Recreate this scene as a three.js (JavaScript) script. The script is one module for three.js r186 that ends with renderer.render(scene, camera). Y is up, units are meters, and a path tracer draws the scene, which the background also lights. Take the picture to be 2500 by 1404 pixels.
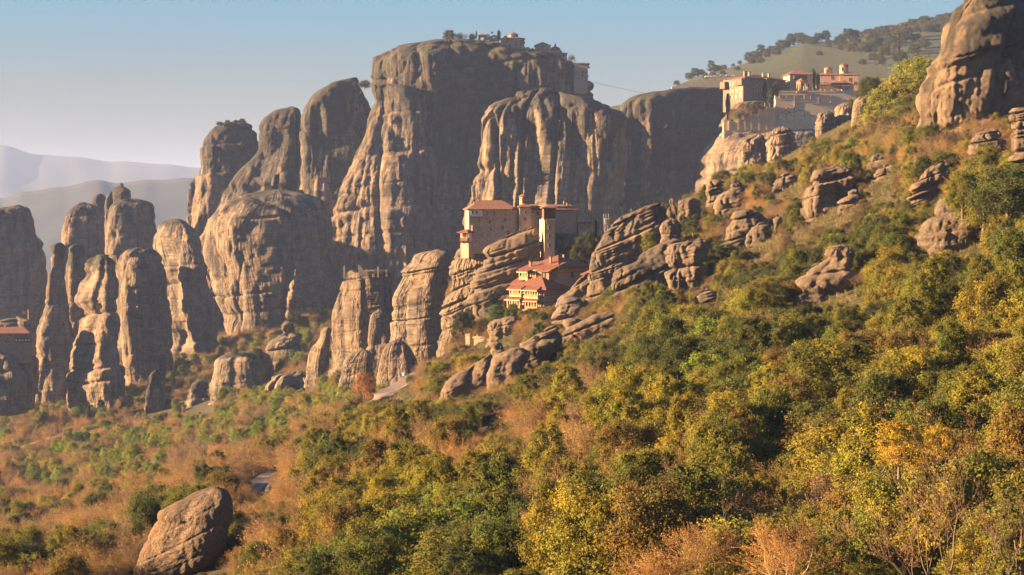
import * as THREE from 'three';
import { mergeGeometries } from 'three/addons/utils/BufferGeometryUtils.js';

// ---------------------------------------------------------------- camera, sky, sun, exposure
const scene = new THREE.Scene();
const EYE = 100, FOCAL = 3847, PITCH = Math.atan(212 / FOCAL);      // lens in pixels of a 2500 x 1404 frame
const camera = new THREE.PerspectiveCamera(2 * Math.atan(702 / FOCAL) * 180 / Math.PI, 2500 / 1404, 1, 60000);
camera.position.set(0, EYE, 0);
camera.rotation.set(-PITCH, 0, 0);
scene.add(camera);

const renderer = new THREE.WebGLRenderer({ antialias: true });
renderer.toneMapping = THREE.LinearToneMapping;
renderer.toneMappingExposure = 8.4;
renderer.shadowMap.enabled = true;

const SUN_EL = 12 * Math.PI / 180, SUN_AZ = 93 * Math.PI / 180;    // azimuth to the left of the view direction
const SUN = new THREE.Vector3(-Math.sin(SUN_AZ) * Math.cos(SUN_EL), Math.sin(SUN_EL), -Math.cos(SUN_AZ) * Math.cos(SUN_EL));
const sun = new THREE.DirectionalLight(new THREE.Color().setRGB(1.0, 0.60, 0.27), 5.0);
sun.position.copy(SUN).multiplyScalar(3000).add(new THREE.Vector3(0, 0, -700));
sun.target.position.set(0, 0, -700);
sun.castShadow = true;
sun.shadow.radius = 1;
sun.shadow.mapSize.set(4096, 4096);
Object.assign(sun.shadow.camera, { left: -1200, right: 1200, top: 900, bottom: -900, near: 10, far: 8000 });
scene.add(sun, sun.target);

{ // evening sky: pale warm near the horizon, blue above, a broad brightening towards the sun
  const W = 1024, H = 512, data = new Float32Array(W * H * 4), d = new THREE.Vector3();
  const stops = [[0, 0.040, 0.032, 0.022], [0.02, 0.039, 0.034, 0.026], [0.055, 0.037, 0.041, 0.036], [0.125, 0.020, 0.050, 0.068], [0.3, 0.013, 0.036, 0.070], [0.6, 0.010, 0.028, 0.066], [1.01, 0.008, 0.024, 0.062]];
  for (let r = 0; r < H; r++) for (let c = 0; c < W; c++) {
    const up = ((r + 0.5) / H - 0.5) * Math.PI, az = ((c + 0.5) / W - 0.5) * 2 * Math.PI;
    d.set(Math.cos(up) * Math.cos(az), Math.sin(up), Math.cos(up) * Math.sin(az));
    const y = Math.max(0, d.y);
    let k = 0; while (y > stops[k + 1][0]) k++;
    const t = (y - stops[k][0]) / (stops[k + 1][0] - stops[k][0]), s = t * t * (3 - 2 * t) * 0.5 + t * 0.5;
    const g = Math.exp(-(1 - d.dot(SUN)) * 5), o = (r * W + c) * 4;
    // very faint thin cloud streaks low in the sky
    const st = Math.sin(az * 23 + Math.sin(up * 160) * 1.7) * Math.sin(up * 330 + Math.sin(az * 9) * 2.2 + az * 5) * Math.exp(-Math.pow((up - 0.06) / 0.04, 2));
    for (let i = 0; i < 3; i++) data[o + i] = (stops[k][i + 1] + (stops[k + 1][i + 1] - stops[k][i + 1]) * s) * (1 + [0.55, 0.42, 0.25][i] * g) * (1 + 0.04 * st);
    data[o + 3] = 1;
  }
  const sky = new THREE.DataTexture(data, W, H, THREE.RGBAFormat, THREE.FloatType);
  sky.mapping = THREE.EquirectangularReflectionMapping;
  sky.magFilter = THREE.LinearFilter; sky.minFilter = THREE.LinearFilter; sky.needsUpdate = true;
  scene.background = sky; scene.environment = sky;
}
scene.fog = new THREE.FogExp2(new THREE.Color().setRGB(0.32, 0.48, 0.95), 0.000085);

// ---------------------------------------------------------------- helpers
function rngOf(seed) { let s = seed >>> 0; return () => { s = (s + 0x6d2b79f5) | 0; let t = Math.imul(s ^ (s >>> 15), 1 | s); t = (t + Math.imul(t ^ (t >>> 7), 61 | t)) ^ t; return ((t ^ (t >>> 14)) >>> 0) / 4294967296; }; }
const PERM = new Uint8Array(512);
{ const r = rngOf(77), p = [...Array(256).keys()]; for (let i = 255; i > 0; i--) { const j = Math.floor(r() * (i + 1)); [p[i], p[j]] = [p[j], p[i]]; } for (let i = 0; i < 512; i++) PERM[i] = p[i & 255]; }
function grad(h, x, y, z) { h &= 15; const u = h < 8 ? x : y, v = h < 4 ? y : h === 12 || h === 14 ? x : z; return ((h & 1) ? -u : u) + ((h & 2) ? -v : v); }
function noise(x, y, z) {
  const fx = Math.floor(x), fy = Math.floor(y), fz = Math.floor(z), X = fx & 255, Y = fy & 255, Z = fz & 255;
  x -= fx; y -= fy; z -= fz;
  const u = x * x * x * (x * (x * 6 - 15) + 10), v = y * y * y * (y * (y * 6 - 15) + 10), w = z * z * z * (z * (z * 6 - 15) + 10);
  const A = PERM[X] + Y, AA = PERM[A] + Z, AB = PERM[A + 1] + Z, B = PERM[X + 1] + Y, BA = PERM[B] + Z, BB = PERM[B + 1] + Z;
  const l = (a, b, t) => a + (b - a) * t;
  return l(l(l(grad(PERM[AA], x, y, z), grad(PERM[BA], x - 1, y, z), u), l(grad(PERM[AB], x, y - 1, z), grad(PERM[BB], x - 1, y - 1, z), u), v),
    l(l(grad(PERM[AA + 1], x, y, z - 1), grad(PERM[BA + 1], x - 1, y, z - 1), u), l(grad(PERM[AB + 1], x, y - 1, z - 1), grad(PERM[BB + 1], x - 1, y - 1, z - 1), u), v), w);
}
function fbm(x, y, z, n = 4) { let s = 0, a = 0.5; for (let i = 0; i < n; i++) { s += a * noise(x, y, z); x *= 2.03; y *= 2.03; z *= 2.03; a *= 0.5; } return s; }
const hash1 = (i) => { const s = Math.sin(i * 127.1 + 11.7) * 43758.5453; return s - Math.floor(s); };
const { clamp, lerp, smoothstep } = THREE.MathUtils;
const sm = (x, a, b) => smoothstep(x, a, b);

// a point of the place, found from where the photograph shows it and its distance
const SP = Math.sin(PITCH), CP = Math.cos(PITCH);
function at(px, py, d) {
  const a = (px - 1250) / FOCAL, b = (702 - py) / FOCAL, y = -SP + CP * b, z = -CP - SP * b, s = d / -z;
  return new THREE.Vector3(a * s, EYE + y * s, z * s);
}
function seenAt(p) { // [px, py]
  const y = p.y - EYE, f = -(p.y - EYE) * SP - p.z * CP, u = y * CP - p.z * SP;
  return [1250 + FOCAL * p.x / f, 702 - FOCAL * u / f];
}
const metre = (d) => d / FOCAL;   // metres per pixel at distance d

const taken = new Map();
function numbered(name) { const n = taken.get(name) ?? 0; taken.set(name, n + 1); return n ? name + '_' + String(n).padStart(3, '0') : name; }
function tag(o, label, category, group, kind) { o.userData.label = label; if (category) o.userData.category = category; if (group) o.userData.group = group; if (kind) o.userData.kind = kind; return o; }
function thing(name, label, category, pos, turn = 0, group) {
  const o = new THREE.Group(); o.name = numbered(name); scene.add(o);
  if (pos) o.position.copy(pos); o.rotation.y = turn;
  return tag(o, label, category, group);
}
function mesh(name, geometry, material, parent) {
  const m = new THREE.Mesh(geometry, material); m.name = parent ? name : numbered(name); m.castShadow = m.receiveShadow = true;
  (parent || scene).add(m); return m;
}
function struct(name, geometry, material, label) { const m = mesh(name, geometry, material); m.userData.kind = 'structure'; if (label) m.userData.label = label; return m; }
const rgb = (r, g, b) => new THREE.Color().setRGB(r, g, b);
const std = (r, g, b, o = {}) => new THREE.MeshStandardMaterial({ color: rgb(r, g, b), roughness: 0.9, ...o });

// ---------------------------------------------------------------- textures
function dataTex(N, f, srgb) {
  const d = new Uint8Array(N * N * 4);
  for (let y = 0; y < N; y++) for (let x = 0; x < N; x++) { const v = f(x / N, y / N), o = (y * N + x) * 4; for (let i = 0; i < 3; i++) d[o + i] = clamp(v[i] * 255, 0, 255); d[o + 3] = 255; }
  const t = new THREE.DataTexture(d, N, N); t.wrapS = t.wrapT = THREE.RepeatWrapping; t.magFilter = THREE.LinearFilter; if (srgb) t.colorSpace = THREE.SRGBColorSpace; t.needsUpdate = true; return t;
}
// tileable noise: two periodic coordinates folded on a torus-like lookup
const pn = (u, v, f, s) => { // periodic by blending four shifted copies
  const x = u * f, y = v * f, bx = u, by = v;
  const n = (a, b) => noise(a, b, s);
  return (n(x, y) * (1 - bx) * (1 - by) + n(x - f, y) * bx * (1 - by) + n(x, y - f) * (1 - bx) * by + n(x - f, y - f) * bx * by);
};
const rockDetail = (u, v) => { // conglomerate: pebbles and small cracks
  let s = 0.5 * pn(u, v, 24, 3.1) + 0.35 * pn(u, v, 60, 7.7) + 0.25 * pn(u, v, 130, 1.3);
  const crack = Math.abs(pn(u, v, 14, 9.2)); s -= 0.35 * Math.exp(-crack * 40);
  return s;
};
const pn2 = (u, v, fx, fy, s) => { const x = u * fx, y = v * fy; return noise(x, y, s) * (1 - u) * (1 - v) + noise(x - fx, y, s) * u * (1 - v) + noise(x, y - fy, s) * (1 - u) * v + noise(x - fx, y - fy, s) * u * v; };
const wallDetail = (u, v) => { // cliff face: fine upright runnels crossed by thin strata, with pits
  const q = v + 0.02 * pn(u, v, 5, 2.2), st = 0.55 * pn2(u, v, 46, 5, 4.4) + 0.35 * pn2(u, v, 110, 9, 8.4), be = 0.5 * pn2(u, q, 4, 40, 6.1) + 0.3 * pn2(u, q, 7, 90, 2.6);
  const c = Math.abs(pn2(u, q, 3, 17, 1.1)), d = Math.abs(pn2(u, v, 15, 2, 5.1));
  return st + be * 0.45 + 0.45 * pn(u, v, 40, 3.1) + 0.35 * pn(u, v, 95, 7.7) - 0.4 * Math.exp(-c * 45) - 0.35 * Math.exp(-d * 40);
};
const tint = (f, a) => dataTex(a, (u, v) => { const s = f(u, v), w = pn(u, v, 9, 5.5); const g = 0.80 + 0.36 * s + 0.12 * w; return [g, g * (0.985 - 0.02 * w), g * (0.97 - 0.05 * w)]; }, true);
const relief = (f, a) => dataTex(a, (u, v) => { const s = 0.5 + 0.4 * f(u, v); return [s, s, s]; });
const texWall = tint(wallDetail, 768), bumpWall = relief(wallDetail, 768), texNear = tint(rockDetail, 512), bumpNear = relief(rockDetail, 512);
for (const t of [texWall, bumpWall]) t.repeat.set(1 / 46, 1 / 46);
for (const t of [texNear, bumpNear]) t.repeat.set(1 / 4, 1 / 4);
const rockMat = new THREE.MeshStandardMaterial({ color: 0xffffff, vertexColors: true, roughness: 0.95, map: texWall, bumpMap: bumpWall, bumpScale: 1.0 });
const rockNearMat = new THREE.MeshStandardMaterial({ color: 0xffffff, vertexColors: true, roughness: 0.95, map: texNear, bumpMap: bumpNear, bumpScale: 0.4 });
const earthMat = rockNearMat;

// ---------------------------------------------------------------- terrain
// [px, py, distance] of bare ground as the photograph shows it
const GROUND = [
  [2500, 1404, 78], [2150, 1404, 86], [1800, 1404, 95], [1500, 1404, 104], [1250, 1404, 114], [950, 1404, 124], [700, 1404, 136], [450, 1404, 150], [250, 1404, 175], [0, 1404, 240],
  [2700, 1150, 95], [2500, 1050, 110], [2200, 1050, 122], [2000, 1050, 130], [1700, 1050, 148], [1400, 1100, 160], [1150, 1150, 172], [950, 1180, 185], [750, 1200, 225],
  [2700, 720, 150], [2500, 720, 155], [2250, 760, 180], [2000, 790, 200], [1700, 850, 215], [1450, 930, 225], [1200, 1000, 245], [1020, 1040, 275],
  [2700, 420, 240], [2500, 450, 235], [2300, 560, 230], [2050, 640, 255], [1850, 700, 260], [1650, 760, 275], [1400, 860, 290], [1230, 920, 310],
  [2700, 250, 300], [2500, 300, 290], [2250, 330, 320], [2100, 470, 330], [1900, 560, 345], [1750, 600, 350], [1550, 690, 350], [1440, 740, 355],
  [2250, 235, 430], [2150, 290, 450], [2050, 370, 450], [1900, 430, 450], [1750, 500, 440], [1620, 590, 400], [1500, 650, 400], [1400, 720, 392], [1290, 790, 395], [1180, 830, 390], [1100, 880, 392], [1020, 935, 405],
  [2250, 215, 520], [2150, 255, 540], [2000, 345, 550], [1880, 410, 540], [1750, 490, 500],
  [2300, 320, 700], [2100, 450, 700], [1900, 520, 700], [1700, 580, 680], [1550, 640, 600], [1450, 700, 480],
  [960, 962, 420], [920, 985, 425], [980, 945, 435], [700, 1150, 285], [640, 1185, 272], [610, 1215, 262], [820, 1030, 400], [700, 1075, 420], [560, 1130, 400], [450, 1200, 330], [300, 1290, 260],
  [150, 1330, 290], [0, 1330, 320], [0, 1230, 440], [150, 1200, 480], [300, 1110, 520], [0, 1150, 560], [450, 1050, 560], [120, 1060, 650], [0, 1020, 760], [300, 990, 690], [450, 990, 650], [600, 940, 640], [760, 925, 560], [860, 945, 500], [940, 900, 520], [1060, 890, 460],
  [100, 950, 820], [300, 930, 800], [500, 880, 800], [680, 800, 800], [750, 780, 800], [900, 800, 700], [1050, 800, 650], [-200, 1000, 800], [-250, 1200, 400], [-200, 1404, 200],
  [-200, 900, 1050], [150, 860, 1050], [500, 800, 1050], [900, 740, 1050], [1300, 700, 1000], [1700, 600, 1000], [2100, 450, 1000], [2500, 300, 900],
  [-300, 860, 1500], [400, 800, 1500], [1200, 700, 1500], [2000, 480, 1500], [2700, 300, 1400],
];
const BARE_GROUND = ['960_962', '920_985', '980_945', '1020_935'];   // seen without trees on it
let height;
{
  const pts = GROUND.map((g) => { const p = at(...g); if (g[2] > 395 && g[2] < 900 && g[0] < 1100 && !BARE_GROUND.includes(g[0] + '_' + g[1])) p.y -= 4.5; return p; }), n = pts.length, S = 1 / 400, X = pts.map((p) => p.x * S), Z = pts.map((p) => p.z * S);
  const K = (r2) => r2 > 1e-12 ? r2 * Math.log(r2) : 0, M = n + 3, A = Array.from({ length: M }, () => new Float64Array(M + 1));
  for (let i = 0; i < n; i++) { for (let j = 0; j < n; j++) A[i][j] = K((X[i] - X[j]) ** 2 + (Z[i] - Z[j]) ** 2); A[i][i] += 0.0008; A[i][n] = A[n][i] = 1; A[i][n + 1] = A[n + 1][i] = X[i]; A[i][n + 2] = A[n + 2][i] = Z[i]; A[i][M] = pts[i].y; }
  for (let c = 0; c < M; c++) {
    let b = c; for (let r = c + 1; r < M; r++) if (Math.abs(A[r][c]) > Math.abs(A[b][c])) b = r;
    [A[c], A[b]] = [A[b], A[c]];
    for (let r = 0; r < M; r++) if (r !== c) { const f = A[r][c] / A[c][c]; if (f) for (let k = c; k <= M; k++) A[r][k] -= f * A[c][k]; }
  }
  const w = A.map((r, i) => r[M] / r[i]);
  height = (x, z) => { // metres; beyond 1.5 km the land falls to a plain
    const d = -z, zz = Math.max(z, -1500), k = d > 1500 ? 1500 / d : 1, xs = x * k * S, zs = zz * S;
    let y = w[n] + w[n + 1] * xs + w[n + 2] * zs;
    for (let i = 0; i < n; i++) y += w[i] * K((xs - X[i]) ** 2 + (zs - Z[i]) ** 2);
    const near = y + 0.9 * fbm(x * 0.03, 3.3, z * 0.03, 3);
    return d > 1500 ? lerp(near, EYE - 190 + 25 * fbm(x * 0.0008, 1, z * 0.0008, 3), sm(d, 1500, 3000)) : near;
  };
}
const groundAt = (px, d) => { const x = (px - 1250) / FOCAL * d * (CP + SP * SP / CP); return new THREE.Vector3(x, height(x, -d), -d); };
{
  const NA = 330, ND = 330, pos = [], col = [], uv = [], idx = [];
  for (let j = 0; j <= ND; j++) {
    const t = j / ND, d = t < 0.8 ? 18 * Math.pow(1500 / 18, t / 0.8) : 1500 * Math.pow(20, (t - 0.8) / 0.2);
    for (let i = 0; i <= NA; i++) {
      const a = lerp(-0.52, 0.48, i / NA), x = d * Math.tan(a), z = -d, y = height(x, z);
      pos.push(x, y, z); uv.push(x, z);
      const n = fbm(x * 0.05, 9.1, z * 0.05, 4), m = sm(fbm(x * 0.012, 2.2, z * 0.012, 3), -0.05, 0.2);
      const green = [0.05, 0.06, 0.018], brown = [0.095, 0.065, 0.038], k = clamp(0.5 + n * 1.2 - m * 0.5, 0, 1);
      let c = green.map((g, q) => lerp(g, brown[q], k));
      if (d > 430 && d < 640) { const [px, py] = seenAt({ x, y, z }); const f = sm(1 - Math.hypot((px - 130) / 210, (py - 1170 + (px - 130) * 0.33) / 34), 0, 0.5) * sm(n, -0.25, 0.05); c = c.map((v, q) => lerp(v, [0.10, 0.17, 0.03][q], f)); }
      col.push(...c);
    }
  }
  for (let j = 0; j < ND; j++) for (let i = 0; i < NA; i++) { const a = j * (NA + 1) + i, b = a + 1, c = a + NA + 1, e = c + 1; idx.push(a, b, c, b, e, c); }
  const g = new THREE.BufferGeometry();
  g.setAttribute('position', new THREE.Float32BufferAttribute(pos, 3)); g.setAttribute('color', new THREE.Float32BufferAttribute(col, 3)); g.setAttribute('uv', new THREE.Float32BufferAttribute(uv, 2)); g.setIndex(idx); g.computeVertexNormals();
  struct('ground', g, rockNearMat, 'earth and leaf litter of the valley and hillside');
}
// ---------------------------------------------------------------- far mountains
function range(name, label, d, profile, colour, seed, rough) { // profile: [px, py] along the crest
  const NX = 260, NR = 26, pos = [], col = [], uv = [], idx = [], x0 = profile[0][0], x1 = profile[profile.length - 1][0];
  const crest = (px) => { let k = 0; while (k < profile.length - 2 && px > profile[k + 1][0]) k++; const [a, b] = [profile[k], profile[k + 1]], t = clamp((px - a[0]) / (b[0] - a[0]), 0, 1); return lerp(a[1], b[1], t * t * (3 - 2 * t)); };
  for (let j = 0; j <= NR; j++) for (let i = 0; i <= NX; i++) {
    const px = lerp(x0, x1, i / NX), t = j / NR, top = at(px, crest(px), d), foot = EYE - 190;
    const u = t < 0.7 ? t / 0.7 : 1 - (t - 0.7) / 0.3 * 0.6, dd = d * (t < 0.7 ? lerp(0.86, 1, t / 0.7) : lerp(1, 1.1, (t - 0.7) / 0.3));
    const x = top.x * dd / d, z = -dd, n = fbm(x * rough, seed, z * rough, 5);
    const y = foot + (top.y - foot) * Math.pow(u, 1.1) + n * (top.y - foot) * (0.10 + 0.55 * u * (1 - u)) ;
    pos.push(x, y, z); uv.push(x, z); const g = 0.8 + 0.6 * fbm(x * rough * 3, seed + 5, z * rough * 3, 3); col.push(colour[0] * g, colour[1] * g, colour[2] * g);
  }
  for (let j = 0; j < NR; j++) for (let i = 0; i < NX; i++) { const a = j * (NX + 1) + i, b = a + 1, c = a + NX + 1, e = c + 1; idx.push(a, b, c, b, e, c); }
  const g = new THREE.BufferGeometry(); g.setAttribute('position', new THREE.Float32BufferAttribute(pos, 3)); g.setAttribute('color', new THREE.Float32BufferAttribute(col, 3)); g.setAttribute('uv', new THREE.Float32BufferAttribute(uv, 2)); g.setIndex(idx); g.computeVertexNormals();
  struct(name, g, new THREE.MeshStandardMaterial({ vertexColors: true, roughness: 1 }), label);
}
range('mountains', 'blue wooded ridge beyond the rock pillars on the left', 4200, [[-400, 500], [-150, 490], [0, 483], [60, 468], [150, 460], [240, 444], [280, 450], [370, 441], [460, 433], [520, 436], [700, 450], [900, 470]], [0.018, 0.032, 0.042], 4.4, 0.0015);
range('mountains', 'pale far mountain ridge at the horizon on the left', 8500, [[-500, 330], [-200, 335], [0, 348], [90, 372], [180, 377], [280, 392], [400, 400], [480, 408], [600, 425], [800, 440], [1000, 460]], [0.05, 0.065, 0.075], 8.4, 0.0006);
// ---------------------------------------------------------------- rocks
function spline(lv, k, py) { // Catmull-Rom, monotone enough, over the listed levels
  let i = 0; while (i < lv.length - 2 && py > lv[i + 1][0]) i++;
  const a = lv[i], b = lv[i + 1], h = b[0] - a[0], t = clamp((py - a[0]) / h, 0, 1), p = lv[Math.max(0, i - 1)], q = lv[Math.min(lv.length - 1, i + 2)];
  const s = (b[k] - a[k]) / h, m = (u, v, f) => { if (u === v) return s; let g = (v[k] - u[k]) / (v[0] - u[0]); if (g * s <= 0) return 0; return Math.abs(g) > 3 * Math.abs(s) ? 3 * s : g; };
  const m0 = m(p, b) * h, m1 = m(a, q) * h, t2 = t * t, t3 = t2 * t;
  return (2 * t3 - 3 * t2 + 1) * a[k] + (t3 - 2 * t2 + t) * m0 + (-2 * t3 + 3 * t2) * b[k] + (t3 - t2) * m1;
}
/* A rock lofted from its outline. lv: [py, left, right, depth offset]. Flutes are rain-worn vertical runnels, beds are the strata, all in metres. */
const FEET = [];   // where rocks stand: [x, z, half width, half depth]; and what of each the photograph shows
function rock(name, label, category, o) {
  const { d, lv } = o, s = metre(d), { flute = 0, ff = 0.12, fy = 0.01, bed = 0, bf = 0.1, groove = 0, joint = 0, fissure = 0, tilt = 0.1, rough = 0.6, rf = 0.08, p = 2.4, thick = 0.8, tmax = 60, tmin = 0, dark = 0.25, dripShade = 0, seed = 1, step = 3.2, lean = 0, tone = [1, 1, 1], group, mat, rot = 0, moss = 0 } = o;
  const y0 = lv[0][0], y1 = lv[lv.length - 1][0], NY = Math.max(10, Math.round((y1 - y0) / step)), wmax = Math.max(...lv.map((l) => l[2] - l[1]));
  const NF = Math.max(16, Math.round(wmax * 1.35 / step)), NB = Math.max(8, Math.round(NF * (rot ? 0.5 : 0.25))), NT = NF + NB, CAP = 5;
  const th = []; for (let i = 0; i < NF; i++) th.push(Math.PI * 0.98 * (1 - i / NF) + 0.01); for (let i = 0; i < NB; i++) th.push(-Math.PI * (i / NB));   // the front half, from left to right, then the back
  const unitRing = th.map((t) => { // cross-section, turned by rot and set back to full width
    const c = Math.cos(t), sn = Math.sin(t), e = 2 / p, q = (v, k) => Math.sign(v) * Math.pow(Math.abs(v), k), x = q(c, e), z = q(sn, e) * thick, nx = q(c, 2 - e), nz = q(sn, 2 - e) / thick, R = Math.cos(rot), S = Math.sin(rot);
    return [x * R - z * S, x * S + z * R, nx * R - nz * S, nx * S + nz * R];
  }), wide = Math.max(...unitRing.map((q) => Math.abs(q[0])));
  for (const q of unitRing) { q[0] /= wide; q[2] *= wide; const l = Math.hypot(q[2], q[3]) || 1; q[2] /= l; q[3] /= l; }
  const pos = [], col = [], uv = [], idx = [], yTop = at(0, y0, d).y, sd = seed * 17.3, half0 = wmax * s / 2;
  const rows = NY + 1 + CAP;
  for (let j = 0; j < rows; j++) {
    const cap = j < CAP ? (j + 0.02) / CAP : 1, py = j < CAP ? y0 : lerp(y0, y1, (j - CAP) / NY);
    const xl = spline(lv, 1, py), xr = spline(lv, 2, py), dz = lv[0].length > 3 ? spline(lv, 3, py) : 0;
    const C = at((xl + xr) / 2, py, d), a0 = (xr - xl) / 2 * s, a = a0 * cap, b = clamp(a0 * thick, tmin, tmax) * cap, drop = (1 - cap * cap) * -0.22 * Math.min(a0, 4);
    const yc = C.y - drop * 0.4, back = lean * (yc - yTop) * -1;
    for (let i = 0; i < NT; i++) {
      const [ux, uz, nx, nz] = unitRing[i], zs = thick * a0 > tmax ? tmax / (thick * a0) : thick * a0 < tmin ? tmin / (thick * a0) : 1;
      let x = C.x + ux * a, z = C.z + uz * a * zs - back + dz;
      const y = yc, w = fbm(x * 0.018 + sd, y * 0.012, z * 0.018, 3) * 9;
      let disp = 0;
      const soft = Math.min(1, Math.max(a0, 0.01) / (half0 * 0.3));
      if (flute) { // rounded ribs parted by sharp runnels, three sizes
        const m = sm(noise(x * 0.013 + sd, y * 0.011, z * 0.013), -0.4, 0.25), n1 = noise((x + w) * ff + sd, y * fy + 3.1, (z + w) * ff), n2 = noise((x - w * 0.6) * ff * 2.4 + sd, y * fy * 1.7, z * ff * 2.4), n3 = noise((x + w * 0.4) * ff * 5.5 + sd, y * fy * 2.6 + 8, z * ff * 5.5);
        disp += flute * (0.3 + 0.7 * m) * (Math.pow(Math.abs(n1), 0.6) * 2.1 - 0.9 + 0.42 * (Math.pow(Math.abs(n2), 0.7) * 2 - 0.7) + 0.18 * (Math.pow(Math.abs(n3), 0.7) * 2 - 0.7));
      }
      if (bed || groove) { // strata of uneven thickness, their joints fading in and out
        let yb = (y + tilt * x + w * 0.22 + 0.9 * noise(x * 0.06 + sd, y * 0.05, z * 0.06)) * bf + sd; yb += 0.75 * noise(yb * 0.8, sd, 2.2) + 0.3 * noise(yb * 2.3, sd, 5.2);
        const k = Math.floor(yb), f = yb - k, m = sm(noise(x * bf * 0.35 - sd, y * bf * 0.5, z * bf * 0.35), -0.35, 0.3), hk = hash1(k + seed * 13), hn = hash1(k + 1 + seed * 13), st = lerp(hk, hn, sm(f, 0.8, 1)), gw = Math.max(0.055, 1.1 * s * step * bf), e = f < 0.5 ? f : 1 - f, edge = f < 0.5 ? hash1(k * 3.3 + seed) : hash1((k + 1) * 3.3 + seed);
        disp += bed * (st - 0.5) * 2 * (0.45 + 0.55 * m) - groove * 1.25 * Math.exp(-((e / gw) ** 2)) * (0.3 + 0.7 * m) * edge * 1.5 + groove * 0.3 * (1 - Math.pow(Math.abs(2 * f - 1), 4)) * m;
        const y2 = yb * 2.9 + 5, k2 = Math.floor(y2), f2 = y2 - k2, m2 = sm(noise(x * bf * 0.6, y * bf + sd, z * bf * 0.6), -0.05, 0.3); disp += m2 * (bed * 0.3 * (lerp(hash1(k2 + sd), hash1(k2 + 1 + sd), sm(f2, 0.75, 1)) - 0.5) * 2 - groove * 0.3 * Math.exp(-(((f2 < 0.5 ? f2 : 1 - f2) / Math.max(0.1, gw * 2.9)) ** 2)));
        if (joint) { const jx = (x + 0.3 * z + w * 0.3) * bf * joint + hash1(k * 7.7 + seed) * 5 + 0.35 * noise(x * bf, y * bf, z * bf), jf = jx - Math.floor(jx), mj = hash1(Math.floor(jx) * 5.1 + k * 2.3); if (mj > 0.45) disp -= groove * 0.9 * (mj - 0.3) * Math.exp(-(((jf < 0.5 ? jf : 1 - jf) / Math.max(0.05, gw * joint)) ** 2)); }
      }
      const r1 = fbm(x * rf + sd, y * rf * 0.8, z * rf, 5), r2 = Math.abs(noise(x * rf * 0.7 - sd, y * rf * 0.45, z * rf * 0.7)), r3 = Math.abs(noise(x * rf * 2.1 + sd, y * rf * 1.5, z * rf * 2.1)); disp += rough * (r1 * 1.5 + (Math.pow(r2, 0.7) * 2 - 0.75) * 1.0 + (r3 * 2 - 0.5) * 0.5 + 0.22 * noise(x * rf * 6 + sd, y * rf * 5, z * rf * 6) + 0.14 * noise(x * rf * 13, y * rf * 11 + sd, z * rf * 13));
      if (fissure) { // deep narrow clefts and scattered hollows
        const c1 = Math.abs(noise((x + w * 0.5) * ff * 0.75 + sd * 1.3, y * 0.0045, (z + w * 0.5) * ff * 0.75)), ln = sm(noise(x * 0.01 + 5, y * 0.012 + sd, z * 0.01), -0.25, 0.1); disp -= fissure * Math.exp(-((c1 / 0.045) ** 2)) * ln;
        const hz = Math.abs(noise(x * 0.006 - sd, (y + tilt * x + w * 0.3) * 0.035, z * 0.006)); disp -= fissure * 0.5 * Math.exp(-((hz / 0.05) ** 2)) * sm(noise(x * 0.02, y * 0.02 - sd, z * 0.02), -0.05, 0.2);
      }
      disp += half0 * 0.06 * noise(x / half0 * 0.9 + sd, y / half0 * 0.6, z / half0 * 0.9) * Math.min(1, rough * 2);
      disp *= soft * cap;
      x += nx * disp; z += nz * disp;
      pos.push(x, y + drop * -0.6 + (j < CAP ? rough * 0.5 * noise(x * 0.2, 4, z * 0.2) * cap : 0), z);
      uv.push(th[i] * half0 * (th[i] < 0 ? 1 : 1) + sd, y);
      // colour: pale conglomerate, grey weathered skin, dark water stains running down, and shade painted into the upper cliffs
      const n = fbm(x * 0.05 + sd, y * 0.03, z * 0.05, 4), st = noise((x + w * 0.5) * 0.16 + sd, y * 0.006, z * 0.16) + 0.6 * noise(x * 0.45 + sd, y * 0.012, z * 0.45), pt = fbm(x * 0.09 - sd, y * 0.07, z * 0.09, 4);
      let k = sm(n, -0.25, 0.3), q = [lerp(0.190, 0.265, k), lerp(0.152, 0.206, k), lerp(0.121, 0.154, k)];
      const grey = sm(pt, -0.05, 0.22) * 0.75; q = [lerp(q[0], 0.165, grey), lerp(q[1], 0.147, grey), lerp(q[2], 0.137, grey)];
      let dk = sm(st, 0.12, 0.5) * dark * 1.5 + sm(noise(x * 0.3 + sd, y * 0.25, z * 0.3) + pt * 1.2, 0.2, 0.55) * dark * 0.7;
      if (dripShade) { const L = dripShade * (0.72 + 0.9 * noise((x + w * 0.4) * 0.022 + sd, 1.5, z * 0.022) + 0.9 * noise((x + w * 0.3) * 0.09 + sd, y * 0.004, z * 0.09) + 0.6 * noise(x * 0.25, y * 0.006 + sd, z * 0.25) + 0.3 * noise(x * 0.8, 5.5, z * 0.8)); dk = Math.max(dk, 0.96 * sm(L - (yTop - y), -dripShade * 0.12, dripShade * 0.16) * (0.94 + 0.35 * pt)); }  // streaky stain from the top down; its dark tone also stands in for shade
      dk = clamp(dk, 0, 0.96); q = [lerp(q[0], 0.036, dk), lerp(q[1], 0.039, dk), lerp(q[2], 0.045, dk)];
      { const g = 1 + 0.34 * noise(x * rf * 8, y * rf * 8 + sd, z * rf * 8) + 0.26 * noise(x * rf * 19 + sd, y * rf * 19, z * rf * 19); q = [q[0] * g, q[1] * g, q[2] * g]; }
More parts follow.
